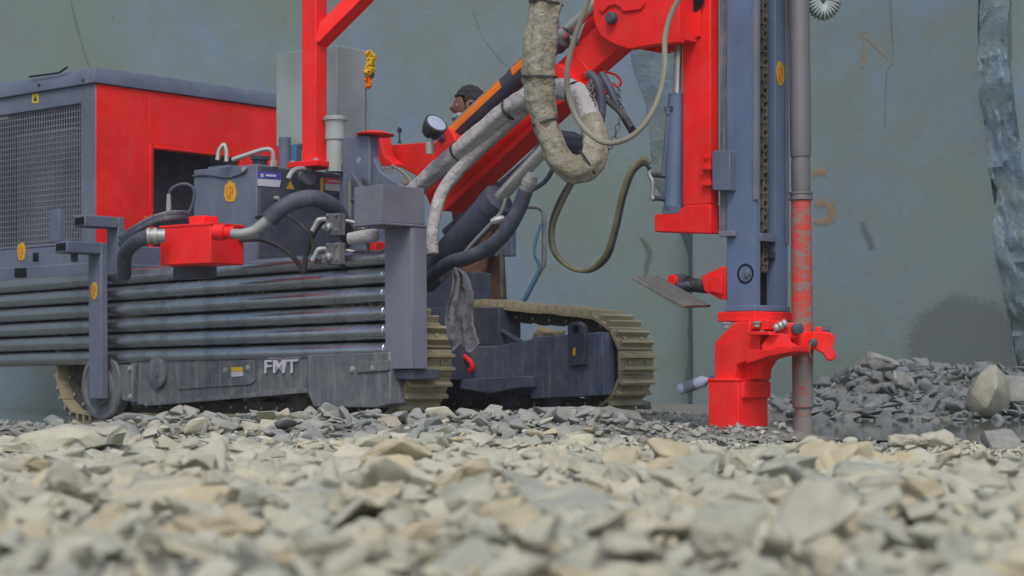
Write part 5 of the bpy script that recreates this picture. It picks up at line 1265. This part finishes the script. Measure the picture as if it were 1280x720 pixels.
# single stones one can point to
def boulder(px, py, Y, dims, rotz, tilt, mat, seed, label, z=None):
    mx = max(dims); me = stone_mesh(seed, mat, n=16, dims=[d / mx for d in dims], bev=.05, seg=2, rough=.06)
    o = bpy.data.objects.new('boulder', me); COL.objects.link(o)
    p = P(px, py, Y) if z is None else Vector(((px - 640) / F * Y, Y, z))
    o.matrix_world = Matrix.Translation(p) @ Matrix.Rotation(R(rotz), 4, 'Z') @ Matrix.Rotation(R(tilt[0]), 4, 'X') @ Matrix.Rotation(R(tilt[1]), 4, 'Y') @ Matrix.Scale(mx, 4)
    o.color = (1, 1, .96, 1); tag(o, label, 'boulder'); return o
def hull_rock(front, Y, depth, mat, label, shrink=.75, seed=3):
    bm = bmesh.new(); q = [P(x, y, Y + dy) for x, y, dy in front]; c = sum(q, Vector()) / len(q)
    for p in q:
        bm.verts.new(p - c); bm.verts.new((p - c) * shrink + Vector((.02, depth, 0)))
    bmesh.ops.convex_hull(bm, input=bm.verts[:]); bmesh.ops.delete(bm, geom=[v for v in bm.verts if not v.link_faces], context='VERTS')
    bmesh.ops.bevel(bm, geom=bm.edges[:], offset=.008, segments=1, affect='EDGES', clamp_overlap=True)
    for _ in range(2):
        bmesh.ops.triangulate(bm, faces=bm.faces[:]); bmesh.ops.subdivide_edges(bm, edges=[e_ for e_ in bm.edges if e_.calc_length() > .035], cuts=1)
    bmesh.ops.triangulate(bm, faces=bm.faces[:]); bm.normal_update()
    for v in bm.verts: v.co += v.normal * (.004 * noise.fractal(v.co * 14 + Vector((seed, 0, 0)), .9, 2, 4))
    bmesh.ops.recalc_face_normals(bm, faces=bm.faces[:]); bmesh.ops.scale(bm, vec=(3, 3, 3), verts=bm.verts[:])
    me = bpy.data.meshes.new('boulder'); bm.to_mesh(me); bm.free(); me.polygons.foreach_set('use_smooth', [True] * len(me.polygons)); me.set_sharp_from_angle(angle=R(34)); me.materials.append(M[mat])
    o = bpy.data.objects.new('boulder', me); COL.objects.link(o); o.location = c; o.scale = (1 / 3,) * 3; o.color = (.74, .76, .74, 1); return tag(o, label, 'boulder')
hull_rock([(1209, 508, .0), (1213, 490, -.05), (1224, 468, -.02), (1238, 455, .02), (1246, 457, .0), (1262, 474, .12), (1264, 500, .1), (1246, 484, -.16), (1232, 512, -.14), (1240, 522, 0), (1216, 522, 0), (1258, 520, .1)], 10.5, .26, 'stone', 'tall angular boulder at the right edge beside the puddle')
boulder(1284, 494, 10.9, (.40, .34, .22), 10, (0, 5), 'wet', 47, 'flat boulder behind the tall angular one at the right edge')
boulder(1137, 554, 6.9, (.17, .14, .07), 15, (5, 5), 'stone', 43, 'pale rounded stone at the near edge of the puddle, left of a pair')
boulder(1174, 549, 7.0, (.16, .13, .07), -15, (5, -8), 'stone', 44, 'pale pointed stone at the near edge of the puddle, right of a pair')
boulder(1252, 553, 6.9, (.16, .12, .11), 5, (0, 0), 'wet', 45, 'squarish grey block at the far right near edge of the puddle')
boulder(712, 522, 8.3, (.40, .25, .12), -5, (4, -3), 'wet', 46, 'long low grey slab in front of the far crawler track')
boulder(775, 526, 8.4, (.2, .2, .12), 35, (4, 12), 'wet', 52, 'grey angular stone beside the long slab near the far track')
boulder(1098, 452, 11.6, (.27, .2, .12), 20, (8, 10), 'wet', 48, 'pale slab on top of the rubble bank against the wall')
boulder(1128, 476, 11.0, (.17, .14, .12), 60, (8, 20), 'wet', 49, 'grey block in the middle of the rubble bank')
boulder(60, 553, 6.6, (.62, .30, .10), -28, (2, -6), 'stone', 50, 'long pale slab lying at the left edge in front of the puddle')
boulder(310, 563, 6.1, (.19, .12, .055), 5, (0, 0), 'stone', 53, 'flat greenish rectangular stone below the gravel bank')
boulder(113, 603, 4.6, (.13, .12, .12), 20, (10, 15), 'stone', 54, 'round tan stone in the left foreground')
sl = boulder(604, 510, PY, (.9, .6, .24), 10, (0, 0), 'wet', 56, 'grey stone ledge under the worker behind the far track', z=base - .115)


# ------------------------------------------------------------------ drilling dust in the air
m, t, b = new_mat('dusty_air'); t.nodes.remove(b)
pv = t.nodes.new('ShaderNodeVolumePrincipled'); pv.inputs['Color'].default_value = (.86, .90, .92, 1); pv.inputs['Density'].default_value = .002
t.links.new(pv.outputs[0], t.nodes['Material Output'].inputs['Volume']); M['haze'] = m
b_ = MB(); b_.add([(x, y, z) for z in (-1.5, 7.2) for y in (-45, 65) for x in (-65, 65)], [(0, 2, 3, 1), (4, 5, 7, 6), (0, 1, 5, 4), (2, 6, 7, 3), (0, 4, 6, 2), (1, 3, 7, 5)])
tag(b_.build('haze', 'haze'), kind='stuff')
